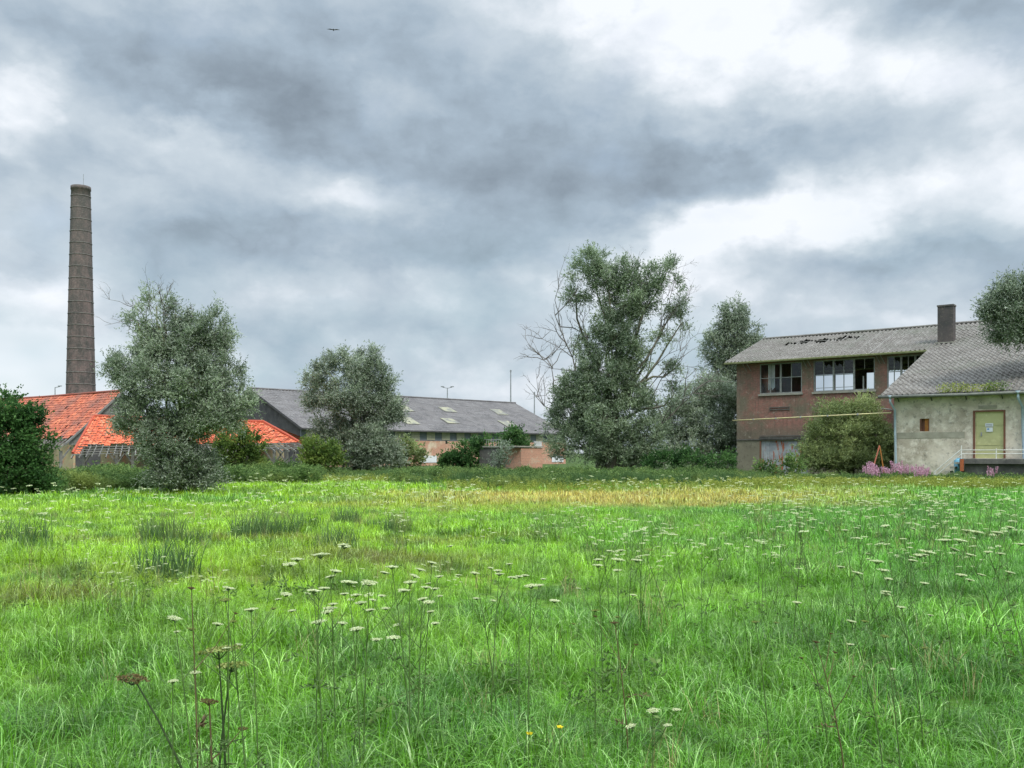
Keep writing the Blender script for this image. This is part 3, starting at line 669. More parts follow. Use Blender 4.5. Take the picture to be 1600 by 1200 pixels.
# ---- plastered annex
ax = thing('plaster_annex', 'pale plastered annex with steep grey corrugated roof and olive freight door', 'building', (E0.x, E0.y, 0), UA)
DA = .55; tA = onwall(1397, 700, DA)[0]; tE = 13.8
d0 = onwall(1524, 716, DA); d1 = onwall(1568, 644, DA); s0 = onwall(1437, 674, DA); s1 = onwall(1452, 654, DA)
DR = (d0[0], d1[0], d0[1], onwall(1524, 644, DA)[1]); SW = (s0[0], s1[0], s0[1], s1[1])
wt = zr(DA) - .1
wall(tA, tE, -.2, wt, DA, .3, [DR, SW]).build('wall', 'old_plaster', ax)
mb = MB(); mb.prism([(tA, DA + .3, -.2), (tA, DW - .01, -.2), (tA, DW - .01, zr(DW) - .15), (tA, DA + .3, zr(DA + .3) - .12)], (.3, 0, 0)); mb.build('side_wall', 'old_plaster', ax)
mb = MB(); mb.prism([(tE - .3, DA + .3, -.2), (tE - .3, DW - .01, -.2), (tE - .3, DW - .01, zr(DW) - .15), (tE - .3, DA + .3, zr(DA + .3) - .12)], (.3, 0, 0)); mb.build('side_wall', 'old_plaster', ax)
a = onwall(1400, 676, DA); b = onwall(1512, 676, DA)
mb = MB(); mb.box(tA + .01, tA + 4.2, DA - .015, DA - .001, a[1] - .38, a[1]); mb.build('plaster_band', 'plaster_band', ax)
tc = onwall(1452, 690, DA)[0]
def keepc(x, s):
    return np.ones_like(x, bool)
roofobj('roof', sheetroof(0, tE + 1.4, 0, Z0, RID, zr(RID), 36, .33, .060, keepc, .030, 6, .04, 5), 'fibre_cement', ax)
mb = MB(); mb.tube([(0, RID - .01, zr(RID) + .06), (tE + 1.4, RID - .01, zr(RID) + .06)], .12, 8); mb.build('ridge_cap', 'fibre_cement', ax)
mb = MB(); mb.box(-.03, .05, -.02, DW - .8, -0.1, -0.02)
mb = MB(); mb.prism([(-.05, -.02, Z0 - .14), (-.05, DW - .9, zr(DW - .9) - .14), (-.05, DW - .9, zr(DW - .9) - .04), (-.05, -.02, Z0 - .04)], (.06, 0, 0)); mb.build('barge_board', 'lichen_green', ax)
mb = MB(); mb.tube([(-.1, -.1, Z0 - .1), (5, -.1, Z0 - .14), (tE + 1.4, -.1, Z0 - .1)], .10, 8); mb.build('gutter', 'gutter_grey', ax, True)
mb = MB(); mb.box(tA - .5, tE + 1, DA - .55, DA - .01, wt - .14, wt - .06)
for i in range(7): mb.bar((tA + .3 + i * 2.0, -.05, wt - .02), (tA + .3 + i * 2.0, DA - .01, wt - .5), .05)
mb.build('soffit', 'dark_board', ax)
mb = MB(); mb.box(DR[0], DR[1], DA + .08, DA + .14, DR[2], DR[3]); dr = mb.build('door', 'door_green', ax)
mb = MB(); mb.box(DR[0] + .3, DR[0] + .36, DA + .02, DA + .075, DR[2] + 1.35, DR[2] + 1.6); mb.build('handle', 'galvanised', dr)
for z in (.8, 2.0): MB().box(DR[0] + .02, DR[1] - .02, DA + .06, DA + .078, DR[2] + z, DR[2] + z + .025).build('seam', 'door_green', dr)
a = onwall(1541, 668, DA); b = onwall(1551, 674.5, DA)
MB().box(a[0], b[0], DA + .04, DA + .055, b[1], a[1]).build('notice', 'paper_white', dr)
mb = MB(); mb.box(a[0] + .05, a[0] + .16, DA + .03, DA + .038, a[1] - .14, a[1] - .05); mb.build('printed_symbol', 'print_blue', dr)
MB().box(a[0] - .06, b[0] + .02, DA + .04, DA + .055, a[1] + .05, a[1] + .26).build('warning_sign', 'paper_white', dr)
mb = MB()
for i in range(2): mb.box(a[0] - .02, b[0] - .03, DA + .03, DA + .038, a[1] + .09 + i * .08, a[1] + .115 + i * .08)
mb.build('sign_text', 'print_grey', dr)
mb = MB(); mb.box(DR[0] - .13, DR[0] - .003, DA - .03, DA + .2, DR[2], DR[3] + .1); mb.box(DR[1] + .003, DR[1] + .11, DA - .03, DA + .2, DR[2], DR[3] + .1); mb.box(DR[0], DR[1], DA - .03, DA + .2, DR[3] + .003, DR[3] + .1); mb.build('door_frame', 'brown_paint', ax)
mb = MB(); mb.box(SW[0] + .28, SW[1] - .06, DA + .12, DA + .17, SW[2], SW[3]); mb.build('window_board', 'boarding_orange', ax)
mb = MB(); mb.box(SW[0], SW[0] + .1, DA + .03, DA + .2, SW[2], SW[3]); mb.box(SW[1] - .06, SW[1], DA + .03, DA + .2, SW[2], SW[3]); mb.box(SW[0] + .1, SW[0] + .28, DA + .19, DA + .22, SW[2], SW[3]); mb.build('window_frame', 'brown_paint', ax)
a = onwall(1529, 639, DA); b = onwall(1558, 634, DA); mb = MB(); mb.box(a[0], b[0], DA - .04, DA - .002, a[1], a[1] + .2); mb.build('wall_vent', 'plaster_band', ax)
for (px, x2) in ((1394, 1), (1593, 0)):
    q = onwall(px, 700, DA - .2)[0]; mb = MB()
    mb.tube([(q, -.08, Z0 - .15), (q, -.08, Z0 - .45), (q + .15, DA - .14, Z0 - .95), (q + .17, DA - .14, 3.0), (q + .22, DA - .14, 1.1), (q + .30 * x2, DA - .2, -.1)], .075, 10); o = mb.build('drainpipe', 'zinc', ax, True)
    mb = MB(); mb.tube([(q, -.08, Z0 - .02), (q, -.08, Z0 - .22)], [.16, .1], 10); mb.build('hopper', 'zinc', o, True)
# roof chimney: stands on the slope
best = None
for i in range(2000):
    d = i * .01; tt, z = onwall(1477, 537, d)
    if abs(z - zr(d)) < .02: best = (tt, d)
ct, cdp = best; hw = .55
yw = E0.y + W.y * cdp + U.y * ct
hz_ = EYE + (HY - 478) / F * yw
mb = MB(); mb.box(ct - hw, ct + hw, cdp, cdp + .8, zr(cdp) - .25, hz_); st = mb.build('chimney_stack', 'stack_brick', ax)
mb = MB(); mb.box(ct - hw - .04, ct + hw + .04, cdp - .04, cdp + .84, hz_ - .02, hz_ + .1); mb.build('chimney_cap', 'dark_concrete', st)
mb = MB(); mb.box(ct - hw - .12, ct + hw + .12, cdp - .14, cdp - .005, zr(cdp) + .02, zr(cdp) + .10); mb.build('flashing', 'pale_concrete', st)

# ---- loading platform in front of the door
pl = thing('loading_platform', 'dark concrete loading platform with white rails below the olive door', 'platform', (E0.x, E0.y, 0), UA)
pz = DR[2] - .02; p0 = onwall(1499, 716, DA - 1.5)[0]; p1 = p0 + 4.7; pd = DA - 1.5
mb = MB(); mb.box(p0, p1, pd, DA - .01, pz - .32, pz); mb.box(p0 + .25, p1 - .25, pd + .25, DA - .02, -.1, pz - .32); mb.build('slab', 'dark_concrete', pl, bevel=.02)
for i, q in enumerate((p0 + .05, p0 + 3.6)):
    MB().box(q, q + .2, pd - .06, pd - .004, pz - .75, pz - .02).build('fender', 'orange_rust', pl)
mb = MB()
for z in (.30, .52): mb.tube([(p0 + .1, pd + .08, pz + z), (p1 - .1, pd + .08, pz + z)], .022, 6)
mb.build('rail', 'white_paint', pl)
for i, q in enumerate((p0 + .1, p0 + 2.0, p0 + 3.7, p1 - .15)):
    MB().tube([(q, pd + .08, pz), (q, pd + .08, pz + (.8 if i != 1 else .62))], .03, 6).build('rail_post', 'white_paint', pl)
mb = MB(); n_ = 5
for i in range(n_): mb.box(p0 - .28 * (i + 1), p0 - .28 * i - .005, pd + .1, pd + 1.0, pz - pz / (n_) * (i + 1) - .06, pz - pz / (n_) * (i + 1) + .06)
mb.build('step', 'pale_concrete', pl)
mb = MB()
for dz_ in (.28, .58): mb.tube([(p0 + .1, pd + .08, pz + dz_), (p0 - 1.5, pd + .08, dz_ - .1)], .025, 6)
mb.tube([(p0 - 1.4, pd + .08, -.1), (p0 - 1.4, pd + .08, .62)], .03, 6)
mb.build('handrail', 'white_paint', pl)
bb = thing('blue_drum', 'small pale blue plastic drum at the top of the platform steps', 'drum', (0, 0, 0))
o_ = E0 + U * (p0 - .25) + W * (DA - .45); bb.location = (o_.x, o_.y, 0)
mb = MB(); mb.tube([(0, 0, .25), (0, 0, .3), (0, 0, .9), (0, 0, .95), (0, 0, 1.3), (0, 0, 1.36)], [.24, .27, .27, .285, .27, .23], 16); mb.build('drum_body', 'blue_plastic', bb, True)
mb = MB(); mb.tube([(0, 0, 1.365), (0, 0, 1.40)], .2, 16); mb.build('lid', 'blue_plastic', bb)
MB().box(-.3, .3, -.3, .3, -.1, .245).build('block', 'pale_concrete', bb)
# ---- step ladder
lp = at(1368, 740, 55); ld = thing('step_ladder', 'faded red wooden stepladder standing in pink flowers near the drainpipe', 'ladder', (lp.x, lp.y, 0), R(-20))
for s_ in (-1, 1):
    MB().bar((.55 * 0 - .35, s_ * .24, 0), (.22, s_ * .15, 2.15), .06, .09).build('ladder_rail', 'red_paint', ld)
    MB().bar((.55, s_ * .24, 0), (.24, s_ * .15, 2.1), .05, .05).build('support_leg', 'boarding_orange', ld)
for i in range(7):
    mb = MB(); f_ = (i + .7) / 7.4; mb.box(-.35 + .57 * f_ - .05, -.35 + .57 * f_ + .05, -.24 + .09 * f_, .24 - .09 * f_, 2.15 * f_, 2.15 * f_ + .04); mb.build('tread', 'red_paint', ld)

# ================================================================== long grey warehouse
wa = Vector((-33.9, 120.0)); wu = Vector((.696, .718)); WU = math.atan2(wu.y, wu.x); wn_ = Vector((.718, -.696))
wh = thing('grey_warehouse', 'long low brick warehouse under a dark grey roof with yellowed skylights', 'warehouse', (wa.x, wa.y, 0), WU)
LW = 49.5; HR = 10.06; HE = 4.72; WW = 12.0
def onwh(px, py, dd):
    k = (px - 800) / F; o = wa + wn_ * dd; tt = (k * o.y - o.x) / (wu.x - k * wu.y); return tt, EYE + (HY - py) / F * (o.y + wu.y * tt)
def onslope(px, py):
    lo, hi = 0., WW
    for _ in range(40):
        m_ = (lo + hi) / 2; tt, z = onwh(px, py, m_); zz = HR - (HR - HE) * m_ / WW
        if z > zz: hi = m_      # ray above the plane: nearer the ridge
        else: lo = m_
    return tt, m_
yw_ = -(WW - .6)
boards = [(555, 590, 711, 723), (609, 636, 712, 724), (656, 682, 712, 723), (862, 880, 712, 726)]
hs = []
for (a_, b_, c_, d_) in [(690, 706, 708, 727)]:
    q0 = onwh(a_, d_, WW - .6); q1 = onwh(b_, c_, WW - .6); hs.append((q0[0], q1[0], .02, q1[1]))
zb_ = HE - 1.35
wall(.3, LW - .3, -.2, zb_, yw_, .3, hs).build('wall', 'warehouse_brick', wh)
MB().box(.6, LW - .6, -5, -4.8, 0, 5).build('inner_wall', 'interior', wh)
mb = MB(); q = 1.0; mc = MB(); i = 0
mb.box(.3, LW - .3, yw_ + .02, yw_ + .25, zb_ + .003, HE + .15); mb.build('clerestory_band', 'band_grey', wh)
while q < LW - 2:
    o = MB().box(q, q + 1.45, yw_ - .04, yw_ + .015, zb_ + .12, HE - .08).build('clerestory_panel', 'band_cream', wh); q += 2.75
for (a_, b_, c_, d_) in boards:
    q0 = onwh(a_, d_, WW - .6); q1 = onwh(b_, c_, WW - .6); MB().box(q0[0], q1[0], yw_ - .06, yw_ - .003, max(q0[1], .3), q1[1]).build('window_board', 'white_board', wh)
q0 = onwh(834, 701, WW - .6); q1 = onwh(846, 690, WW - .6); mb = MB()
for i in range(6): mb.box(q0[0], q1[0], yw_ - .08, yw_ - .003, q0[1] + i * .19, q0[1] + i * .19 + .14)
mb.build('louvre', 'white_board', wh)
for (px, py) in ((696, 690), (721, 693), (866, 690), (716, 685)):
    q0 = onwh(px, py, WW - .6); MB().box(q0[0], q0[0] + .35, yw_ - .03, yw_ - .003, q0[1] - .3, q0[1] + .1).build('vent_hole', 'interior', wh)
for (x0_, x1_) in ((.3, .6), (LW - .6, LW - .3)):
    mb = MB(); hh_ = lambda y: HR - .15 - (HR - HE) * abs(y) / WW
    mb.prism([(x0_, -11.1, 0), (x0_, 11.1, 0), (x0_, 11.1, hh_(11.1)), (x0_, 0, hh_(0)), (x0_, -11.1, hh_(11.1))], (x1_ - x0_, 0, 0)); mb.build('gable_wall', 'dark_board', wh)
wall(.3, LW - .3, -.2, HE, 11.1, .3, []).build('rear_wall', 'warehouse_brick', wh)
roofobj('roof', sheetroof(0, LW, -WW, HE, 0, HR, 40, .5, .03, None, .025, 4, .0, 9), 'warehouse_roofing', wh, .04)
roofobj('roof', sheetroof(0, LW, WW, HE, 0, HR, 10, .5, .03, None, .025, 4, 0, 10), 'warehouse_roofing', wh, .04)
MB().tube([(-.05, 0, HR + .06), (LW + .05, 0, HR + .06)], .14, 8).build('ridge_cap', 'warehouse_roofing', wh)
MB().box(0, LW, -WW - .16, -WW - .02, HE - .16, HE + .02).build('gutter', 'dark_board', wh)
mb = MB(); mb.prism([(-.06, -WW, HE - .25), (-.06, 0, HR - .25), (-.06, 0, HR + .05), (-.06, -WW, HE + .05)], (.055, 0, 0)); mb.build('barge_board', 'dark_board', wh)
for (xl, xr, yt, yb2) in [(621, 641, 635, 642), (684, 715, 638, 644), (762, 797, 641, 648), (630, 648, 655, 662), (684, 722, 656, 661), (774, 812, 659, 667), (845, 882, 661, 668)]:
    cx, cy = (xl + xr) / 2, (yt + yb2) / 2; tt, dd = onslope(cx, cy); k = (HR - HE) / WW
    hx = 1.15; hd = .85 if yb2 - yt < 7 else 1.05
    P_ = [(tt - hx, -(dd - hd)), (tt + hx, -(dd - hd)), (tt + hx, -(dd + hd)), (tt - hx, -(dd + hd))]
    mb = MB(); mb.prism([(x, y, HR - k * abs(y) + .075) for x, y in P_], (0, 0, .05)); mb.build('skylight', 'skylight_sheet', wh)

# ---- ruined bunker in front of the warehouse
bk = at(778, 735, 88); bn = thing('brick_outbuilding', 'low dark flat topped brick outbuilding in front of the long warehouse', 'outbuilding', (bk.x, bk.y, 0), R(-38))
MB().box(-2.3, 0, 0, 4, -.1, 2.25).build('wall', 'dark_concrete', bn)
MB().box(.003, 2.3, .6, 4, -.1, 2.2).build('side_block', 'warehouse_brick', bn)
MB().box(-2.45, 2.4, -.12, 4.1, 2.255, 2.38).build('flat_roof', 'pale_concrete', bn)
mb = MB()
for i in range(8): mb.tube([(-1.9 + i * .3, .2, 2.38), (-1.9 + i * .3, .2, 3.0)], .025, 5)
mb.tube([(-1.9, .2, 2.98), (.2, .2, 2.98)], .03, 5); mb.build('roof_railing', 'frame_grey', bn)

# ================================================================== red hall with grey plank gable
h1 = Vector((X_(190, 85), 85.0)); HU = math.atan2(-.59, .807)
hl = thing('red_tiled_hall', 'long brickworks hall with weathered red tiled roof and grey plank gable', 'hall', (h1.x, h1.y, 0), HU)
hr_ = EYE + (HY - 612) / F * 85; he = 2.75; hwid = 5.0; HL = 27.0
V, Fc, TN = tileroof((-HL, 0, hr_), (0, 0, hr_), (0, -hwid, he), (-HL, -hwid, he), .26, .34, lambda s, v: v < .93 - .03 * math.sin(s * 90), .006, 3)
npmesh('roof', V, Fc, 'clay_tile', hl, TN)
V, Fc, TN = tileroof((0, 0, hr_), (-HL, 0, hr_), (-HL, hwid, he), (0, hwid, he), .4, .4, None, .0, 4); npmesh('roof', V, Fc, 'clay_tile', hl, TN)
MB().prism([(-HL + .3, 0, hr_ - .1), (-HL + .3, -hwid + .5, he + .35), (-HL + .3, -hwid + .5, he + .25), (-HL + .3, 0, hr_ - .22)], (HL - .4, 0, 0)).build('roof_boarding', 'old_timber', hl)
MB().tube([(-HL, 0, hr_ + .08), (-14, 0, hr_ + .02), (-6, 0, hr_ + .07), (.05, 0, hr_ + .1)], .12, 8).build('ridge_tiles', 'clay_tile', hl)
mb = MB(); z_ = 2.4
while z_ < hr_ - .2:
    hw_ = (hr_ - z_) / (hr_ - he) * hwid
    hw2 = (hr_ - z_ - .26) / (hr_ - he) * hwid
    if hw2 > 0: mb.prism([(-.25, -min(hw_, 4.8), z_), (-.25, min(hw_, 4.8), z_), (-.25, min(hw2, 4.8), z_ + .25), (-.25, -min(hw2, 4.8), z_ + .25)], (.1, 0, 0))
    z_ += .262
mb.build('plank_gable', 'grey_plank', hl)
mb = MB(); mb.prism([(0.02, 0, hr_ - .2), (0.02, -hwid - .3, he - .4), (0.02, -hwid - .3, he - .2), (0.02, 0, hr_ + .05)], (.07, 0, 0)); mb.build('barge_board', 'grey_plank', hl)
mb = MB(); k = -HL + .3
sl_ = (hr_ - he) / hwid
while k < 0: mb.bar((k, -hwid * .8, he + .2 * hwid * sl_ - .1), (k, -hwid - .9, he - .9 * sl_ * .75 - .1), .07, .12); k += .62
for d_ in (.0, .3, .6, .85): mb.bar((-HL, -hwid - d_, he - d_ * sl_ * .75), (0, -hwid - d_, he - d_ * sl_ * .75), .05, .04)
mb.build('rafters', 'old_timber', hl)
MB().box(-HL + .2, -.3, -4.4, -4.2, -.1, 2.6).build('wall', 'ochre_wall', hl)
MB().box(-HL + .2, -.3, 4.2, 4.4, -.1, 2.8).build('rear_wall', 'ochre_wall', hl)
MB().box(-.4, -.26, -4.19, 4.19, -.1, 2.4).build('end_wall', 'dark_board', hl)
for i in range(7):
    x = -.6 - i * 3.6; mb = MB(); mb.box(x, x + .2, -5.5, -5.3, -.1, 1.9); mb.bar((x + .1, -5.4, 1.1), (x + .1, -4.5, 2.2), .12); mb.build('post', 'old_timber', hl)

# ---- low tiled kiln shed
ks = thing('kiln_shed', 'low open shed with bright orange tiles, bare rafters and timber posts', 'shed', (0, 0, 0))
TL, TR, BR, BLf = at(147, 651, 74), at(412, 660, 75), at(484, 702, 69.6), at(112, 712, 69.2)
def kk(s, v):
    b = .735 + .02 * math.sin(s * 60) + (.03 if s > .75 else 0)
    if s < .035: b = .97
    return v < b
V, Fc, TN = tileroof(TL, TR, BR, BLf, .26, .25, kk, .02, 6, 1.6); npmesh('roof', V, Fc, 'clean_tile', ks, TN)
mb = MB(); NR = 34
off = Vector((0, 0, -.09))
for i in range(NR + 1):
    s = i / NR; a_ = TL.lerp(TR, s); b_ = BLf.lerp(BR, s) + Vector((random.uniform(-.08, .08), 0, random.uniform(-.12, .03)))
    mb.bar(a_ + off, b_ + off, .07, .11)
for v in (.80, .86, .92, .98):
    for i in range(NR):
        if random.random() < .12 and v > .9: continue
        a_ = TL.lerp(BLf, v).lerp(TR.lerp(BR, v), i / NR); b_ = TL.lerp(BLf, v).lerp(TR.lerp(BR, v), (i + 1) / NR); mb.bar(a_ + Vector((0, -.03, .03)), b_ + Vector((0, -.03, .03)), .07, .06)
mb.build('rafters', 'old_timber', ks)
V, Fc, TN = tileroof(TR + Vector((0, 0, .02)), TL, Vector((BLf.x + 0, 79, 2.0)), Vector((BR.x, 80, 1.9)), .4, .4, None, .0, 7); npmesh('roof', V, Fc, 'clean_tile', ks, TN)
mb = MB(); mb.tube([TL + Vector((0, 0, .06)), TL.lerp(TR, .5) + Vector((0, 0, -.02)), TR + Vector((0, 0, .06))], .13, 8); mb.tube([TR + Vector((0, 0, .06)), TR.lerp(BR, .5) + Vector((0, 0, .12)), TR.lerp(BR, .8) + Vector((0, 0, .09))], .11, 8); mb.tube([TL + Vector((0, 0, .06)), TL.lerp(BLf, .96) + Vector((0, 0, .07))], .11, 8)
mb.build('ridge_tiles', 'clean_tile', ks)
MB().box(TL.x + .3, BR.x - 3.2, 74.5, 74.8, -.1, 3.0).build('wall', 'ochre_wall', ks)
for px in (128, 180, 205, 236, 300, 352, 383, 426, 446, 470):
    x = X_(px, 71); mb = MB(); zt2 = 2.0
    mb.box(x, x + .2, 71, 71.2, -.1, zt2); mb.bar((x + .1, 71.1, .9), (x + .9, 71.1, zt2), .11); mb.bar((x + .1, 71.1, .9), (x - .7, 71.1, zt2), .11); mb.build('post', 'old_timber', ks)
MB().box(TL.x, BR.x, 71.0, 71.2, 2.005, 2.2).build('wall_plate', 'old_timber', ks)
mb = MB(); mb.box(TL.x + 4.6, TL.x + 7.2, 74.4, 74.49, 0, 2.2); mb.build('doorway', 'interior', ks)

# ================================================================== tall chimney
ch = at(126.3, 730, 125); ck = thing('factory_chimney', 'tall tapering round brick factory chimney with iron bands behind the red roofs', 'chimney', (ch.x, ch.y, 0))
zt = EYE + (HY - 292) / F * 125; kpx = 125 / F; rad = lambda z: (21.5 + (13.9 - 21.5) * (z - 9.5) / (zt - 9.5)) * kpx
mb = MB(); zz = [-.2] + list(np.linspace(1, zt - .5, 30)) + [zt - .45, zt]; rr = [rad(z) for z in zz]; rr[-1] += .07; rr[-2] += .07
mb.tube([(0, 0, z) for z in zz], rr, 32); mb.build('shaft', 'chimney_brick', ck, True)
z = 3.0
while z < zt - 1.2:
    MB().tube([(0, 0, z), (0, 0, z + .09)], rad(z) + .05, 32).build('iron_band', 'iron_band', ck); z += 1.58
MB().tube([(.35, 0, zt - 2), (.35, 0, zt + 1.7)], .03, 6).build('lightning_rod', 'galvanised', ck)

# ---- masts beyond the warehouse
def mast(px, py, Y, label, heads):
    p = at(px, py, Y); o = thing('light_mast', label, 'mast', (p.x, p.y, 0), 0, 'thin masts beyond the roofs')
    MB().tube([(0, 0, -.1), (0, 0, p.z)], [.22, .09], 8).build('pole', 'galvanised', o)
    for s_ in heads: mb = MB(); mb.bar((0, 0, p.z - .1), (s_ * 1.0, 0, p.z + .15), .12); mb.box(s_ * 1.0 - .35, s_ * 1.0 + .35, -.15, .15, p.z + .16, p.z + .34); mb.build('lamp_head', 'galvanised', o)
    if not heads: MB().box(-.16, .16, -.16, .16, p.z + .002, p.z + .35).build('lamp_head', 'galvanised', o)
mast(699, 606, 190, 'grey two headed lamp mast beyond the middle of the warehouse roof', (-1, 1))
mast(798, 581, 175, 'tallest thin mast, rising behind the right end of the warehouse ridge', ())
mast(835, 615, 190, 'shorter thin mast between the warehouse and the tall willow', ())
mast(86, 605, 190, 'small lamp mast just left of the brick factory chimney', (1,))
# ================================================================== trees and shrubs
def tubes_np(segs, sides=5):
    """segs: list of (points list, radii list) -> verts, faces"""
    mb = MB()
    for p, r in segs: mb.tube(p, r, sides, False)
    return np.array(mb.v), np.array(mb.f), np.zeros(len(mb.v))
def wob(a, b, n, amp, rng, sag=0):
    a, b = np.array(a, float), np.array(b, float); L = np.linalg.norm(b - a); out = []
    off = np.zeros(3)
    for i in range(n + 1):
        s = i / n
        if 0 < i < n: off = off * .6 + rng.normal(size=3) * amp * L * .5
        out.append(a * (1 - s) + b * s + (off * math.sin(math.pi * s)) + np.array([0, 0, sag * L * math.sin(math.pi * s)]))
    return out
def tree(name, label, cat, bx, Y, lobes, leaf='willow_leaf', m_bark='bark', ll=.13, lw=.034, dens=3.2, shoots=22, per=8, crad=.40, slen=.6, up=.5, trunk_r=.22, trunks=1, seed=1, group=None, dead=(), fork=.25, depth=.9, gap=0., base_spread=.3, toneb=0.):
    rng = np.random.default_rng(seed); x0 = X_(bx, Y)
    root = thing(name, label, cat, (x0, Y, 0), 0, group); org = np.array([x0, Y, 0.])
    C = []; segs = []; twigs = []; O = []; D = []; TN = []
    lz = [EYE + (HY - l[1]) / F * Y for l in lobes]; zmin = min(lz); zmax = max(lz)
    stems = []
    for k in range(trunks):
        b = np.array([rng.normal() * base_spread, rng.normal() * base_spread * .6, -.15]) if trunks > 1 else np.array([0, 0, -.15])
        stems.append(b)
    for li, l in enumerate(lobes):
        px, py, rpx, rpy = l[:4]; dY = l[4] if len(l) > 4 else 0; dk = l[5] if len(l) > 5 else 1.
        Yl = Y + dY
        c = np.array([X_(px, Yl), Yl, EYE + (HY - py) / F * Yl]) - org; rx, rz = rpx / F * Yl, rpy / F * Yl; ry = (rx * .6 + rz * .4) * depth
        st = stems[li % trunks]; f = fork * rng.uniform(.6, 1.4); fk = st * (1 - f) + np.array([c[0] * .25, c[1] * .25, c[2] * 1.0]) * f
        fk[2] = max(.2, min(c[2] * .8, zmax * f))
        r0 = trunk_r * (.9 if trunks == 1 else .6) * rng.uniform(.7, 1); p = wob(st, fk, 4, .05, rng) + wob(fk, c, 5, .09, rng)[1:]
        segs.append((p, list(np.linspace(r0, r0 * .22, len(p)))))
        area = 4 * math.pi * ((rx * ry) ** 1.6 / 3 + (rx * rz) ** 1.6 / 3 + (ry * rz) ** 1.6 / 3) ** (1 / 1.6)
        n = max(6, int(area * dens * dk)); d = unit(rng.normal(size=(n, 3))); d[:, 2] = np.where(d[:, 2] < -.5, d[:, 2] * .6, d[:, 2]); rad = rng.uniform(.25, 1., n) ** .45
        rad = np.where(rng.random(n) < .13, rng.uniform(1.0, 1.32, n), rad)
        # lumps: pull the shell in and out
        lump = 1 + .16 * np.sin(d[:, 0] * 5 + li) * np.cos(d[:, 2] * 6 + li * 2) + rng.normal(size=n) * .07
        P = c + d * rad[:, None] * lump[:, None] * np.array([rx, ry, rz]) * .84
        keep = P[:, 2] > .1; P, d = P[keep], d[keep]; n = len(P)
        if gap > 0:
            q = pnoise(P[:, 0] * 1.3, P[:, 2] * 1.3 + P[:, 1], 1.6, seed) > -1 + gap * 2 - rng.uniform(0, .5, n); P, d = P[q], d[q]; n = len(P)
        for i in range(0, n, 3):
            q = wob(c + rng.normal(size=3) * .1, P[i], 3, .10, rng); twigs.append((q, [max(.012, r0 * .16), max(.01, r0 * .12), .009, .006]))
        m = shoots; ctone = np.repeat(np.clip(rng.normal(.45 + rng.normal() * .10, .22, n), 0, 1), m)
        o = np.repeat(P, m, 0) + rng.normal(size=(n * m, 3)) * crad * .36
        dd = unit(np.repeat(d, m, 0) * .65 + np.array([0, 0, up]) + rng.normal(size=(n * m, 3)) * .55)
        sl = rng.uniform(.4, 1.35, n * m) * slen
        s = rng.uniform(0.05, 1, (n * m, per)); pts = o[:, None, :] + dd[:, None, :] * (s * sl[:, None])[:, :, None]
        pts[:, :, 2] -= (s ** 2) * sl[:, None] * .12
        ld = unit(dd[:, None, :] * .75 + rng.normal(size=(n * m, per, 3)) * .55)
        O.append(pts.reshape(-1, 3)); D.append(ld.reshape(-1, 3)); TN.append(np.clip(np.repeat(ctone, per) + rng.normal(size=n * m * per) * .11 + toneb, 0, 1))
    O = np.concatenate(O); D = np.concatenate(D); TN = np.concatenate(TN); k = O[:, 2] > .02; O, D, TN = O[k], D[k], TN[k]; n = len(O)
    v, f, tn = leaves(O, D, rng.uniform(.6, 1.25, n) * ll, rng.uniform(.7, 1.25, n) * lw, rng, TN)
    npmesh('crown', v, f, leaf, root, tn)
    v, f, tn = tubes_np(segs + twigs, 6); npmesh('trunk', v, f, m_bark, root, tn, True)
    for db in dead:   # (start px,py, end px,py, r, spread, lushness)
        sx, sy, ex, ey, r_, dYd, nb = db
        a = np.array(at(sx, sy, Y)) - org; b = np.array(at(ex, ey, Y + dYd)) - org; sg = []
        main = wob(a, b, 7, .07, rng, .03); sg.append((main, list(np.linspace(r_, r_ * .18, len(main)))))
        def grow(path, lvl, rr, Lp):
            for q in range(nb if lvl == 0 else 3):
                i = rng.integers(1 if lvl else 2, len(path) - 1); p0_ = path[i]; dr = unit(path[-1] - path[0]); L = Lp * rng.uniform(.3, .6)
                nd = unit(dr * .8 + rng.normal(size=3) * np.array([.75, .5, .6]) + np.array([0, 0, .25])); e_ = p0_ + nd * L
                pp = wob(p0_, e_, 4, .10, rng, .02); sg.append((pp, list(np.linspace(rr * .5, rr * .12, len(pp)))))
                if lvl < 2: grow(pp, lvl + 1, rr * .55, L)
        grow(main, 0, r_, np.linalg.norm(b - a))
        v, f, tn = tubes_np(sg, 4); npmesh('dead_branch', v, f, 'dead_wood', root, tn, True)
    return root
# big willow on the left
tree('willow_tree', 'broad silvery willow with twiggy top standing alone left of centre field', 'tree', 290, 38,
     [(250, 545, 40, 36, .3), (330, 528, 28, 36, .2), (272, 500, 22, 22, .0, .8), (300, 545, 34, 36, -.2), (192, 580, 30, 24, .2), (238, 605, 44, 36, -.5), (300, 600, 48, 42, -.6), (345, 590, 30, 34, .1), (372, 628, 24, 26, 0, .8), (350, 655, 30, 30, -.2, .8),
      (215, 655, 38, 34, -.2), (255, 690, 40, 44, -.5), (330, 650, 44, 38, -.2), (285, 668, 46, 30, .2), (290, 730, 44, 44, -.2), (265, 745, 26, 30, -.4), (312, 745, 30, 30, .1), (245, 478, 22, 18, 0, .3), (215, 500, 20, 20, 0, .22)],
     ll=.125, lw=.034, dens=5.2, shoots=26, per=8, crad=.30, slen=.5, trunk_r=.2, trunks=4, seed=5, gap=.2, m_bark='moss_bark',
     dead=[(262, 560, 205, 470, .035, .2, 9), (265, 540, 250, 458, .035, -.1, 9), (300, 500, 298, 478, .02, 0, 5)])
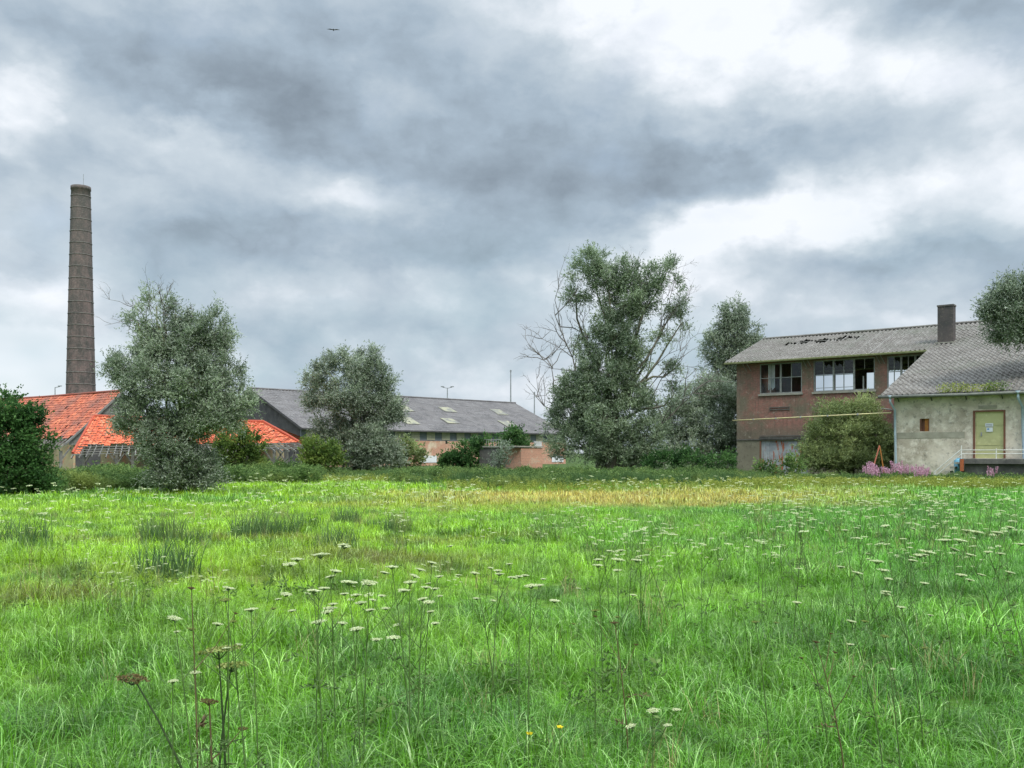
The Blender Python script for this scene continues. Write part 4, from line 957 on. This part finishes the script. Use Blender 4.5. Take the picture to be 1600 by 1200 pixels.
tree('green_bush', 'dark green leafy bush at the left edge of the field', 'bush', 8, 37,
     [(10, 650, 48, 38), (45, 665, 26, 30), (0, 700, 55, 45, -.5), (50, 705, 28, 36), (20, 745, 55, 36, -.5), (-45, 680, 45, 60), (60, 750, 22, 22)],
     leaf='green_leaf', ll=.12, lw=.075, dens=3.2, shoots=20, per=7, crad=.35, slen=.45, up=.35, trunk_r=.12, trunks=4, seed=8, fork=.15)
tree('willow_tree', 'grey green willow in front of the left half of the grey warehouse roof', 'tree', 560, 84,
     [(512, 578, 22, 22, 0, .9), (560, 575, 26, 28), (592, 592, 22, 30), (500, 622, 26, 30), (535, 712, 34, 18, -1), (600, 716, 30, 14, -.5), (570, 720, 40, 12, -1), (550, 625, 40, 40, -1), (595, 640, 32, 40), (520, 680, 34, 34), (570, 690, 42, 34, -1), (600, 700, 24, 26), (488, 596, 16, 16, .5, .7), (540, 560, 14, 14, 0, .8), (578, 556, 12, 14, 0, .8), (612, 640, 16, 24)],
     ll=.22, lw=.065, dens=1.5, shoots=24, per=8, crad=.5, slen=.85, trunk_r=.28, trunks=4, seed=12, fork=.4, gap=.3, base_spread=.5)
tree('willow_tree', 'tallest willow with bare dead limbs standing left of the brick workshop', 'tree', 955, 74,
     [(925, 415, 28, 26, 0, .8), (900, 460, 22, 26, 0, .6), (950, 440, 34, 32), (1000, 440, 34, 28, 0, .8), (1040, 432, 26, 26, 0, .45), (1060, 475, 22, 26, 0, .3), (1035, 520, 22, 28, 0, .3), (975, 480, 38, 34), (1010, 475, 26, 24, 0, .5), (960, 525, 34, 40, -.5), (985, 560, 26, 38),
      (925, 540, 26, 34, 0, .6), (945, 590, 42, 38, -.7), (905, 610, 36, 34), (985, 620, 30, 40), (890, 655, 36, 36), (940, 655, 48, 44, -.8), (910, 700, 48, 32, -.6), (970, 700, 44, 34, -.2), (1010, 680, 30, 34), (1050, 620, 16, 20, 0, .3), (1065, 505, 16, 26, 0, .25), (1010, 720, 36, 22), (1055, 575, 16, 14, 0, .2)],
     leaf='tall_willow_leaf', ll=.21, lw=.06, dens=1.55, shoots=24, per=8, crad=.45, slen=.85, gap=.28, trunk_r=.42, trunks=3, seed=21, fork=.35, base_spread=.5,
     dead=[(915, 620, 865, 475, .10, .5, 9), (905, 650, 838, 545, .09, -.5, 8), (895, 680, 822, 600, .08, .3, 7), (1000, 640, 1050, 468, .08, .3, 8), (1005, 620, 1075, 540, .06, -.3, 7), (985, 450, 1000, 392, .035, 0, 3),
           (1010, 700, 1095, 600, .10, -.5, 8), (1010, 630, 1060, 570, .06, 0, 6), (1045, 480, 1058, 412, .035, 0, 12), (1030, 500, 1078, 455, .03, 0, 9), (925, 560, 890, 480, .06, 0, 7)])
tree('willow_tree', 'tapered willow behind the left end of the brick workshop roof', 'tree', 1140, 98,
     [(1145, 492, 18, 22), (1150, 525, 36, 30), (1120, 548, 22, 28), (1165, 560, 36, 30), (1125, 585, 24, 30, 0, .5), (1150, 610, 36, 40)],
     ll=.25, lw=.075, dens=1.4, shoots=20, per=8, crad=.6, slen=.9, trunk_r=.3, trunks=2, seed=31, fork=.4)
tree('willow_bush', 'pale sprawling willow bush between the tallest willow and the workshop', 'bush', 1090, 84,
     [(1075, 630, 32, 30, 0, .8), (1115, 625, 34, 36), (1060, 665, 34, 32), (1110, 670, 40, 36, -.5), (1140, 690, 24, 34), (1070, 705, 44, 26, -1), (1120, 712, 36, 24, -.8), (1030, 650, 22, 26, 0, .7), (1140, 640, 20, 30)],
     leaf='willow_leaf', ll=.23, lw=.07, dens=1.4, shoots=20, per=8, crad=.6, slen=.9, trunk_r=.15, trunks=4, seed=33, fork=.2, toneb=.1)
tree('roadside_tree', 'round grey green tree overhanging the annex roof at the right edge', 'tree', 1690, 57,
     [(1578, 475, 38, 32), (1556, 488, 24, 24), (1612, 455, 44, 32), (1600, 505, 50, 34), (1650, 490, 60, 46), (1580, 525, 34, 20), (1680, 460, 50, 42), (1700, 520, 50, 50)],
     leaf='willow_leaf', ll=.19, lw=.055, dens=2.3, shoots=20, per=8, crad=.45, slen=.7, trunk_r=.3, seed=41, fork=.5, toneb=-.12)
tree('willow_bush', 'large yellow green willow bush against the brick workshop front', 'bush', 1325, 69,
     [(1300, 660, 34, 28), (1340, 655, 34, 26), (1280, 690, 28, 28), (1320, 690, 42, 32, -.8), (1365, 680, 32, 34), (1350, 712, 44, 26, -.8), (1285, 716, 36, 22, -.8), (1320, 722, 60, 18, -1.2), (1385, 705, 16, 28), (1318, 645, 18, 12, 0, .7), (1352, 640, 16, 14, 0, .7)],
     leaf='olive_leaf', ll=.19, lw=.055, dens=2.2, shoots=20, per=8, crad=.45, slen=.75, trunk_r=.1, trunks=4, seed=44, fork=.15)
B = [('hawthorn_bush', 'yellow green hawthorn bush right behind the broad willow', 375, 58, [(365, 690, 28, 26), (388, 700, 22, 24), (350, 712, 24, 20), (385, 718, 24, 16)], 'yellow_leaf', 1.8),
     ('hawthorn_bush', 'round yellow green bush at the right corner of the kiln shed', 500, 64, [(490, 705, 26, 18), (515, 712, 22, 20), (500, 722, 34, 16), (480, 725, 18, 12)], 'yellow_leaf', 1.6),
     ('small_bush', 'small leafy bush between the middle willow and white window boards', 640, 96, [(632, 702, 14, 14), (648, 712, 16, 16), (635, 722, 22, 12), (622, 712, 12, 14)], 'olive_leaf', .9),
     ('elder_bush', 'dark elder bush growing on the left of the brick outbuilding', 725, 90, [(735, 700, 18, 12), (715, 712, 18, 12), (748, 696, 18, 9), (730, 722, 26, 12), (700, 722, 14, 12)], 'green_leaf', 1.2),
     ('sapling', 'bright green young tree behind the brick outbuilding', 803, 97, [(795, 688, 18, 14), (815, 700, 16, 18), (800, 680, 12, 10), (812, 720, 20, 14), (788, 700, 14, 12)], 'green_leaf', 1.0),
     ('small_bush', 'narrow bush in front of the brick outbuilding corner', 787, 84, [(787, 708, 12, 12), (788, 724, 16, 12)], 'willow_leaf', 1.0),
     ('bramble_bush', 'low dark bush at the foot of the tallest willow', 1040, 70, [(1035, 722, 36, 14), (1080, 718, 30, 16), (1125, 722, 28, 12)], 'green_leaf', 1.0),
     ('bramble_bush', 'low grey green bush in front of the corrugated garage door', 1225, 64, [(1205, 730, 22, 10), (1240, 728, 24, 12)], 'weed_leaf', 1.2),
     ('bramble_bush', 'low bush left of the middle willow by the shed', 450, 66, [(420, 732, 26, 9), (455, 732, 26, 10)], 'weed_leaf', 1.0)]
for i, (nm, lb, bx, Y, lo, lf, dn) in enumerate(B):
    s = Y / 60
    tree(nm, lb, 'bush' if nm != 'sapling' else 'tree', bx, Y, lo, leaf=lf, ll=.17 * s, lw=.085 * s if lf != 'willow_leaf' else .05 * s, dens=dn, shoots=18, per=7, crad=.38 * s, slen=.55 * s, up=.4, trunk_r=.07, trunks=3, seed=60 + i, fork=.12)

# ================================================================== weeds along the field edge (uncountable)
protoset('weed', [weedproto(14, 1.0, .22, .17, .055) for _ in range(5)], 'weed_leaf')
protoset('weedy', [weedproto(12, .8, .22, .14, .04) for _ in range(4)], 'weed_yellow')
protoset('reed', [merge([blades(60, .3, .5, 1.05, .022, .45, 2), weedproto(3, .8, .2, .14, .04)]) for _ in range(4)], 'rush_leaf')
def band(xa, xb, ya, yb, n):
    y = RNG.uniform(ya, yb, n); px = RNG.uniform(xa, xb, n); x = (px - 800) / F * y
    return np.stack([x, y, gznp(x, y)], 1)
Pb = np.concatenate([band(55, 262, 41, 50, 1500), band(240, 500, 50, 60, 900), band(-30, 90, 37.5, 41, 160)])
scatter('bramble_thicket', 'weed', Pb, (1 + .4 * pnoise(Pb[:, 0], Pb[:, 1], 1.0, 4)) * RNG.uniform(.4, .95, len(Pb)), 'nettles and brambles banked along the far left edge of the field')
Pc = np.concatenate([band(610, 1200, 50, 66, 2600), band(480, 640, 62, 76, 300), band(330, 1250, 66, 96, 2600), band(1150, 1660, 49, 55, 700), band(760, 900, 44, 50, 160)])
Pc = Pc[(Pc[:, 1] > 62) | (pnoise(Pc[:, 0], Pc[:, 1], .45, 31) > -.35)]
scatter('tall_weeds', 'weed', Pc, np.where(Pc[:, 1] > 62, .33, np.where(Pc[:, 0] / Pc[:, 1] > .24, .5, .68)) * RNG.uniform(.55, 1.1, len(Pc)) * (1 + .5 * pnoise(Pc[:, 0], Pc[:, 1], .9, 9)), 'tall green weeds in front of the warehouse and workshop')
Pd = np.concatenate([band(640, 1180, 46, 53, 1000), band(600, 760, 56, 62, 200), band(770, 900, 45, 50, 160), band(1000, 1050, 47, 50, 40)])
Pd = Pd[pnoise(Pd[:, 0], Pd[:, 1], .5, 33) > -.25]
scatter('tall_reeds', 'reed', Pd, RNG.uniform(.3, .85, len(Pd)) * (1 + .4 * pnoise(Pd[:, 0], Pd[:, 1], 1.1, 19)), 'coarse dark reedy grass behind the dry strip')
Pe = np.concatenate([band(1140, 1640, 43, 49, 800), band(480, 800, 50, 58, 260), band(700, 1300, 40, 46, 260)])
scatter('yellow_weeds', 'weedy', Pe, RNG.uniform(.3, .7, len(Pe)), 'yellowing weeds along the near side of the weed belt')
protoset('ground_leaf', [weedproto(7, .24, .12, .055, .024) for _ in range(3)], 'weed_leaf')
Pg = field(3.2, 12, 1.1); Pg = Pg[pnoise(Pg[:, 0], Pg[:, 1], .8, 13) > .1]
scatter('broadleaf_herbs', 'ground_leaf', Pg, RNG.uniform(.6, 1.3, len(Pg)), 'low broad leaved herbs among the near grass')

# rush clumps: one mesh, copies are things of their own
def clump(seed):
    r = np.random.default_rng(seed); return blades(190, .42, .45, .95, .016, .5, 3, r)
RC = [(435, 838, 'largest dark rush clump left of centre in the meadow'), (480, 825, 'rush clump just right of the largest one'), (540, 815, 'rush clump nearest the dry strip'), (524, 862, 'upright rush clump below the others'),
      (252, 850, 'thin upright rush clump beneath the broad willow'), (262, 900, 'low dark rush clump in the left meadow'), (393, 842, 'small rush clump left of the largest one'), (308, 852, 'small round rush clump under the willow crown'),
      (38, 858, 'dark rush clump near the left edge'), (905, 820, 'dark low rush clump in the middle of the field'), (960, 822, 'faint rush clump right of the middle one'), (585, 822, 'low rush clump right of the cluster'), (620, 828, 'rush clump at the right end of the cluster')]
rp = None
for i, (px, py, lb) in enumerate(RC):
    yy = EYE * F / (py + 4 - HY); x = X_(px, yy); s = RNG.uniform(.75, 1.05) * (1 if i not in (7, 9, 10, 11) else .6)
    if rp is None: v, f, tn = clump(1); o = rp = npmesh('rush_clump', v, f, 'rush_leaf', None, tn)
    else: o = rp.copy(); COL.objects.link(o)
    o.location = (x, yy, gz(x, yy) - .02); o.rotation_euler = (0, 0, random.uniform(0, 6)); o.scale = (s * 1.1, s, s * .8); tag(o, lb, 'rushes', 'rush clumps in the meadow')

# weeds in the gutter, pink willowherb
gw = [(1530, 1.9, 'largest tuft of grass and weeds growing in the annex gutter'), (1487, 1.5, 'left tuft of weeds growing in the annex gutter'), (1556, 1.2, 'bushy green weed above the door in the annex gutter')]
for i, (px, wd, lb) in enumerate(gw):
    tt = onwall(px, 612, 0)[0]; r = np.random.default_rng(90 + i); v, f, tn = weedproto(26, .75 if i else .6, .12, .14, .05, r); v = v * np.array([1, .8, 1]); v[:, 0] += np.repeat(r.uniform(-wd, wd, len(v) // 4) * .5, 4)
    q = E0 + U * tt + W * .08; o = npmesh('gutter_weed', v, f, 'weed_yellow' if i < 2 else 'weed_leaf', None, tn); o.location = (q.x, q.y, Z0 - .05); o.rotation_euler = (0, 0, UA); tag(o, lb, 'weed', 'weeds in the gutter')
def herb_mesh(seed):
    r = np.random.default_rng(seed); O = []; D = []; O2 = []; D2 = []
    for i in range(7):
        b = np.array([r.normal() * .12, r.normal() * .12, 0]); h = r.uniform(.9, 1.3); ln = r.normal(size=2) * .12
        for lo, hi, n, (oo, dd) in ((.1, .65, 26, (O, D)), (.62, 1., 46, (O2, D2))):
            s = r.uniform(lo, hi, n); P = b + np.stack([ln[0] * s, ln[1] * s, s * h], 1); d = r.normal(size=(n, 3)); oo.append(P); dd.append(unit(d + [0, 0, .2]))
    O, D, O2, D2 = map(np.concatenate, (O, D, O2, D2))
    return leaves(O, D, np.full(len(O), .11), np.full(len(O), .025), r), leaves(O2, D2, np.full(len(O2), .075), np.full(len(O2), .055), r)
A_, B_ = herb_mesh(3)
base = thing('willowherb', 'pink flowering willowherb at the foot of the pale annex wall', 'flower', (0, 0, 0), 0, 'pink willowherb by the annex')
s1_ = npmesh('stem', *A_[:2], 'weed_leaf', base, A_[2]); s2_ = npmesh('blossom', *B_[:2], 'pink_flower', base, B_[2])
spots = [(RNG.uniform(1356, 1452), RNG.uniform(49.5, 54)) for _ in range(22)] + [(1552, 52.5), (1548, 52), (1360, 53), (1358, 54)]
for i, (px, Y) in enumerate(spots):
    if i == 0: o = base
    else:
        o = base.copy(); COL.objects.link(o)
        for q in (s1_, s2_): c_ = q.copy(); COL.objects.link(c_); c_.parent = o
    if 1540 < px < 1560: o['label'] = 'pink flowering willowherb in front of the loading platform'
    o.location = (X_(px, Y), Y, gz(X_(px, Y), Y)); o.rotation_euler = (0, 0, random.uniform(0, 6)); s = random.uniform(.6, 1.0); o.scale = (s, s, s)

# ================================================================== umbel flowers
def umbel(r, rad, tilt, lod, seed_head=False):
    """flat-topped cluster: rays fan from a point to many small clusters of florets; top centre at origin"""
    V = []; Fc = []; TN = []; o = 0; mb = MB(); depth = rad * .6; cs = []
    nu = int((22 if lod == 0 else 13 if lod == 1 else 8))
    for i in range(nu):
        a = i * 2.4; q = math.sqrt((i + .5) / nu) * rad; cs.append((q * math.cos(a) + r.normal() * rad * .05, q * math.sin(a) + r.normal() * rad * .05, -q * q / rad * .10 + r.normal() * rad * .02))
        if lod == 0: mb.tube([(0, 0, -depth), (cs[-1][0] * .6, cs[-1][1] * .6, -depth * .42), cs[-1]], .0011, 3, False)
    cs = np.array(cs); nf = 16 if lod == 0 else 7 if lod == 1 else 4
    O = np.repeat(cs, nf, 0) + r.normal(size=(nu * nf, 3)) * rad * np.array([.10, .10, .035]); D = unit(r.normal(size=(nu * nf, 3)) * np.array([1, 1, .35]))
    sz = rad * (.17 if lod == 0 else .24 if lod == 1 else .42); v, f, tn = leaves(O - D * sz / 2, D, np.full(len(O), sz), np.full(len(O), sz * .8), r)
    return (v, f, tn), mb
def rotm(v, tx, ty):
    cx, sx, cy, sy = math.cos(tx), math.sin(tx), math.cos(ty), math.sin(ty)
    v = v @ np.array([[1, 0, 0], [0, cx, sx], [0, -sx, cx]]); return v @ np.array([[cy, 0, -sy], [0, 1, 0], [sy, 0, cy]])
def plant(seed, H, nb, lod, rad=.05, fm='cream_flower', sm='flower_stem', lean=(.04, .0), lowest=.45, thick=.004, spread=.22, root=None, stemthin=1.):
    """an umbellifer: stem with side branches, every branch ends in an umbel -> list of (name, mesh obj data)"""
    r = np.random.default_rng(seed); mb = MB(); parts = []
    top_ = np.array([lean[0] * H, lean[1] * H, H]); st = lambda s: np.array([lean[0] * H * s ** 1.5, lean[1] * H * s ** 1.5, H * s])
    mb.tube([st(s) for s in (0, .25, .5, .75, 1)], [thick, thick * .9, thick * .75, thick * .6, thick * .4], 5)
    ends = [(top_, rad)]
    for i in range(nb):
        s = r.uniform(lowest, .8); a = i * 2.4 + r.uniform(0, .8); L = H * r.uniform(.18, .32); e_ = st(s) + np.array([math.cos(a) * spread * H * r.uniform(.6, 1.1), math.sin(a) * spread * H * r.uniform(.6, 1.1), L])
        m_ = st(s) * .5 + e_ * .5 + np.array([0, 0, -.02 * H]); mb.tube([st(s), m_, e_], [thick * .6, thick * .45, thick * .3], 4); ends.append((e_, rad * r.uniform(.55, .9)))
    for (p, rd) in ends:
        (v, f, tn), m2 = umbel(r, rd, 0, lod); tx, ty = r.normal() * .05, r.normal() * .10 - lean[0] * .6
        v = rotm(v, tx, ty) + p; parts.append((v, f, tn))
        b = len(mb.v); mv = rotm(np.array(m2.v), tx, ty) + p if m2.v else []
        mb.v += [tuple(q) for q in mv]; mb.f += [[i + b for i in f_] for f_ in m2.f]; mb.mi += m2.mi
    # feathery leaves
    if lod < 2:
        for i in range(2):
            s = r.uniform(.12, .5); a = r.uniform(0, 6.28); n = 16; q = np.linspace(.1, 1, n); P = st(s) + np.stack([np.cos(a) * q, np.sin(a) * q, .3 * q - .3 * q * q], 1) * .16 * H
            D = unit(r.normal(size=(n, 3)) + np.array([math.cos(a), math.sin(a), 0])); v, f, tn = leaves(P, D, np.full(n, .04 * H), np.full(n, .010 * H), r)
            b = len(mb.v); mb.v += [tuple(x) for x in v]; mb.f += [[b + k for k in x] for x in f.tolist()]; mb.mi += [0] * len(f)
    if root is not None:
        mb.build('stem', sm, root)
        for (v, f, tn) in parts: npmesh('umbel', v, f, fm, root, tn)
        return root
    # single mesh with two materials (far plants)
    V = np.concatenate([np.array(mb.v)] + [p[0] for p in parts]); ff = [list(x) for x in mb.f]; b = len(mb.v); mi = [0] * len(ff)
    for (v, f, tn) in parts: ff += [[k + b for k in x] for x in f.tolist()]; b += len(v); mi += [1] * len(f)
    me = bpy.data.meshes.new('flower'); me.from_pydata([tuple(x) for x in V], [], ff); me.materials.append(MATS[sm]); me.materials.append(MATS[fm]); me.polygons.foreach_set('material_index', mi)
    at_ = me.attributes.new('tone', 'FLOAT', 'POINT'); tt = np.concatenate([np.zeros(len(mb.v))] + [p[2] for p in parts]); at_.data.foreach_set('value', tt.astype(np.float32)); me.update()
    return me
# (px, py of the top, plant height, branches, umbel radius m, flower material, label)
HERO = [(341, 1030, 1.15, 0, .09, 'seed_flower', 'foreground umbel plant with tilted green seed head on thick dark stem', 4.05, (-.05, 0)),
        (362, 1052, 1.05, 0, .075, 'seed_flower', 'pale stemmed umbel with cream green head behind the thick dark stem', 4.3, (.10, 0)),
        (208, 1076, 1.0, 0, .065, 'brown_seed', 'umbel with brown seed head on a long stem leaning far left', 3.9, (-.42, 0)),
        (327, 1112, .80, 1, .04, 'brown_seed', 'dead brown flower stalk left of the thick dark stem', 3.9, (-.03, 0)),
        (272, 984, 1.00, 1, .055, 'cream_flower', 'slender umbel plant with flat cream head in the left foreground', None, (-.10, 0)),
        (299, 936, 1.10, 1, .035, 'brown_seed', 'tall thin umbel gone to dark seed in the left foreground', None, (-.03, 0)),
        (392, 968, .98, 2, .06, 'cream_flower', 'umbel plant with bright cream head right of the seed heads', None, (-.04, 0)),
        (357, 935, 1.08, 3, .05, 'cream_flower', 'branched umbel plant topped by one flat cream head above the seed heads', None, (.0, 0)),
        (352, 955, 1.05, 3, .05, 'seed_flower', 'bunched greenish umbel plant directly above the seed heads', None, (-.1, 0)),
        (270, 1081, .72, 0, .045, 'cream_flower', 'short cream umbel left of the large seed heads', None, (0, 0)),
        (305, 1068, .75, 0, .045, 'cream_flower', 'short cream umbel touching the large seed heads', None, (-.05, 0)),
        (500, 873, 1.12, 6, .10, 'cream_flower', 'tallest branching umbel plant of the central cluster', None, (.02, 0)),
        (490, 934, 1.0, 4, .07, 'cream_flower', 'umbel plant leaning left under the tallest one', None, (-.05, 0)),
        (545, 918, 1.02, 5, .085, 'cream_flower', 'umbel plant with broad overlapping heads in the central cluster', None, (-.06, 0)),
        (577, 918, 1.0, 4, .085, 'cream_flower', 'umbel plant with the widest pale heads in the central cluster', None, (.03, 0)),
        (516, 907, 1.0, 3, .06, 'cream_flower', 'thin umbel plant between the two broadest ones', None, (-.03, 0)),
        (612, 888, 1.05, 4, .07, 'cream_flower', 'umbel plant with level heads right of the central cluster', None, (-.10, 0)),
        (640, 915, 1.0, 6, .07, 'cream_flower', 'dark stemmed many branched umbel plant right of centre cluster', None, (.0, 0)),
        (660, 940, .9, 4, .06, 'cream_flower', 'umbel plant with low small heads right of the dark stemmed one', None, (.03, 0)),
        (675, 879, 1.05, 1, .06, 'cream_flower', 'lone umbel raised above its neighbours right of the cluster', None, (.05, 0)),
        (742, 893, 1.0, 3, .06, 'cream_flower', 'wispy umbel plant with branches spread left', None, (-.14, 0)),
        (780, 895, 1.0, 4, .06, 'cream_flower', 'upright umbel plant beside the wispy one', None, (.05, 0)),
        (811, 899, 1.0, 2, .05, 'cream_flower', 'small umbel plant left of the double stemmed pair', None, (0, 0)),
        (830, 915, .98, 3, .08, 'cream_flower', 'double stemmed umbel plant with bright heads in mid field', None, (.02, 0)),
        (935, 868, 1.0, 3, .06, 'cream_flower', 'small umbel plant left of the three headed one', None, (-.03, 0)),
        (966, 868, 1.02, 4, .09, 'cream_flower', 'three headed umbel plant in the middle of the field', None, (.0, 0)),
        (1330, 968, .85, 1, .05, 'cream_flower', 'umbel tilted left in the right foreground above dark dock stems', None, (-.2, 0)),
        (1245, 938, .9, 1, .055, 'cream_flower', 'bright white umbel left of the tilted pair at right', None, (-.2, 0)),
        (1408, 948, .85, 1, .05, 'cream_flower', 'cream umbel nodding right in the right foreground', None, (-.15, 0)),
        (1383, 992, .8, 2, .045, 'seed_flower', 'greenish umbel in the dark grass at right foreground', None, (-.1, 0)),
        (1370, 880, 1.0, 5, .09, 'cream_flower', 'umbel plant leaning left with a staircase of heads', None, (-.3, 0)),
        (1340, 898, .9, 3, .07, 'cream_flower', 'umbel plant below the leaning staircase one', None, (-.3, 0)),
        (1450, 868, 1.0, 5, .10, 'cream_flower', 'umbel plant with long overlapping heads in the right meadow', None, (-.2, 0)),
        (1525, 836, 1.1, 6, .11, 'cream_flower', 'large leaning umbel plant at the right with many pale heads', None, (-.35, 0)),
        (1500, 850, 1.05, 5, .10, 'cream_flower', 'umbel plant left of the largest leaning one at right', None, (-.35, 0)),
        (1383, 820, 1.05, 4, .08, 'cream_flower', 'tall umbel plant right of centre before the annex', None, (-.1, 0)),
        (1320, 828, 1.0, 4, .07, 'cream_flower', 'umbel plant with dark under branches before the workshop bush', None, (-.1, 0)),
        (1020, 1118, .42, 3, .06, 'cream_flower', 'low round white umbel among the nearest grass', 3.95, (0, 0)),
        (930, 950, .80, 2, .05, 'seed_flower', 'green unopened umbel in the middle foreground', None, (.0, 0)),
        (960, 970, .78, 2, .05, 'brown_seed', 'brown seeding umbel with pale stem in the middle foreground', None, (-.1, 0)),
        (1180, 968, .8, 1, .045, 'seed_flower', 'greenish umbel nodding right of centre foreground', None, (-.1, 0)),
        (1275, 1000, .75, 4, .04, 'brown_seed', 'brown wiry dock like stalk in the right foreground', None, (-.2, 0))]
for i, (px, py, H, nb, rd, fm, lb, Yf, ln) in enumerate(HERO):
    Y = Yf or (EYE - H) * F / (py - HY)
    H2 = EYE + (HY - py) / F * Y
    x = X_(px, Y) - ln[0] * H2; o = thing('umbel_flower', lb, 'wildflower', (x, Y, gz(x, Y)), 0, 'umbel flowers in the meadow')
    plant(100 + i, H2, nb, 0, rd * (.46 if i > 3 else .9), fm, 'thick_stem' if i < 3 else 'dead_stem' if fm == 'brown_seed' else 'flower_stem', ln, .5, .0042 if i > 3 else .0068, .20, o)
protos = [plant(300 + i, 1.0, [3, 4, 6, 2, 5][i % 5], 1, .042, 'cream_flower' if i != 3 else 'seed_flower', 'flower_stem', (-.12 * (i % 3), 0), .5, .0045, .22) for i in range(6)]
farp = [plant(400 + i, .95, [2, 3, 5][i % 3], 2, .06, 'cream_flower', 'flower_stem', (-.05 * i, 0), .55, .006, .25) for i in range(4)]
cnt = 0; zones = []
def zone(xa, xb, ya, yb, n, zn):
    for _ in range(n): zones.append((RNG.uniform(xa, xb), RNG.uniform(ya, yb), zn))
zone(1150, 1600, 765, 800, 80, 'in front of the annex'); zone(1350, 1600, 795, 850, 13, 'in the right hand meadow'); zone(960, 1250, 795, 860, 18, 'in mid meadow below the workshop'); zone(750, 1100, 815, 860, 6, 'in mid meadow below the workshop'); zone(480, 700, 880, 950, 4, 'among the tall central umbels')
zone(0, 420, 790, 870, 16, 'in the left meadow'); zone(600, 1000, 782, 815, 26, 'by the dry strip'); zone(60, 320, 868, 905, 10, 'in the left meadow')
for (px, py, zn) in zones[::1]:
    H = RNG.uniform(.72, 1.0) if px > 900 else RNG.uniform(.5, .85)
    if 0 < px < 420: H = RNG.uniform(.45, .7)
    Y = (EYE - H) * F / (py - HY)
    if Y > 46: continue
    me = protos[RNG.integers(0, 6)] if Y < 16 else farp[RNG.integers(0, 4)]
    o = bpy.data.objects.new('umbel_flower', me); COL.objects.link(o); x = X_(px, Y); s = H / .97
    o.location = (x, Y, gz(x, Y)); o.rotation_euler = (RNG.normal() * .06, RNG.normal() * .1 - .08, RNG.uniform(0, 6.28)); o.scale = (s, s, s)
    tag(o, 'small cream umbel flower, one of many ' + zn, 'wildflower', 'small umbel flowers ' + zn); cnt += 1
r = np.random.default_rng(5)
protoset('bloom', [(lambda q: (q[0] + np.array([0, 0, h]), q[1], q[2]))(umbel(r, .11, 0, 2)[0]) for h in (.5, .62, .75, .85)], 'cream_flower')
Pw = np.concatenate([band(900, 1620, 30, 48, 420), band(0, 760, 24, 46, 520), band(60, 800, 44, 54, 160), band(700, 1300, 38, 54, 200), band(0, 500, 17, 24, 60)])
q = pnoise(Pw[:, 0], Pw[:, 1], .5, 21) > -.15; Pw = Pw[q]
scatter('distant_blossom', 'bloom', Pw, RNG.uniform(.35, .8, len(Pw)), 'countless tiny cream flower heads over the far meadow', .15)
# buttercups
for i, (px, py, lb) in enumerate([(871, 1137, 'yellow buttercup, upper one of two near the bottom edge'), (823, 1147, 'yellow buttercup, lower left of the pair near the bottom edge')]):
    Y = 3.75; p = at(px, py, Y); o = thing('buttercup', lb, 'wildflower', (p.x, Y, 0)); r = np.random.default_rng(i); MB().tube([(0, 0, 0), (.01, 0, p.z)], .0015, 5).build('stem', 'flower_stem', o)
    a_ = np.arange(5) * 2 * np.pi / 5; D = np.stack([np.cos(a_), np.sin(a_), np.full(5, .45)], 1); v, f, tn = leaves(np.tile([.01, 0, p.z], (5, 1)), unit(D), np.full(5, .017), np.full(5, .015), r); npmesh('petals', v, f, 'yellow_flower', o, tn)

# a gull high over the field
b = at(521, 47, 75); bd = thing('bird', 'small dark bird gliding high in the clouds above the left half', 'bird', b, R(98))
mb = MB(); mb.tube([(-.22, 0, 0), (-.15, 0, .01), (0, 0, .02), (.12, 0, .02), (.2, 0, .01)], [.012, .04, .055, .035, .008], 8); mb.build('body', 'dark_board', bd, True)
for s_ in (-1, 1):
    mb = MB(); mb.prism([(-.05, s_ * .03, .02), (.07, s_ * .03, .02), (.05, s_ * .25, .07), (-.02, s_ * .52, .03), (-.06, s_ * .27, .06)], (0, 0, .012)); mb.build('wing', 'dark_board', bd)
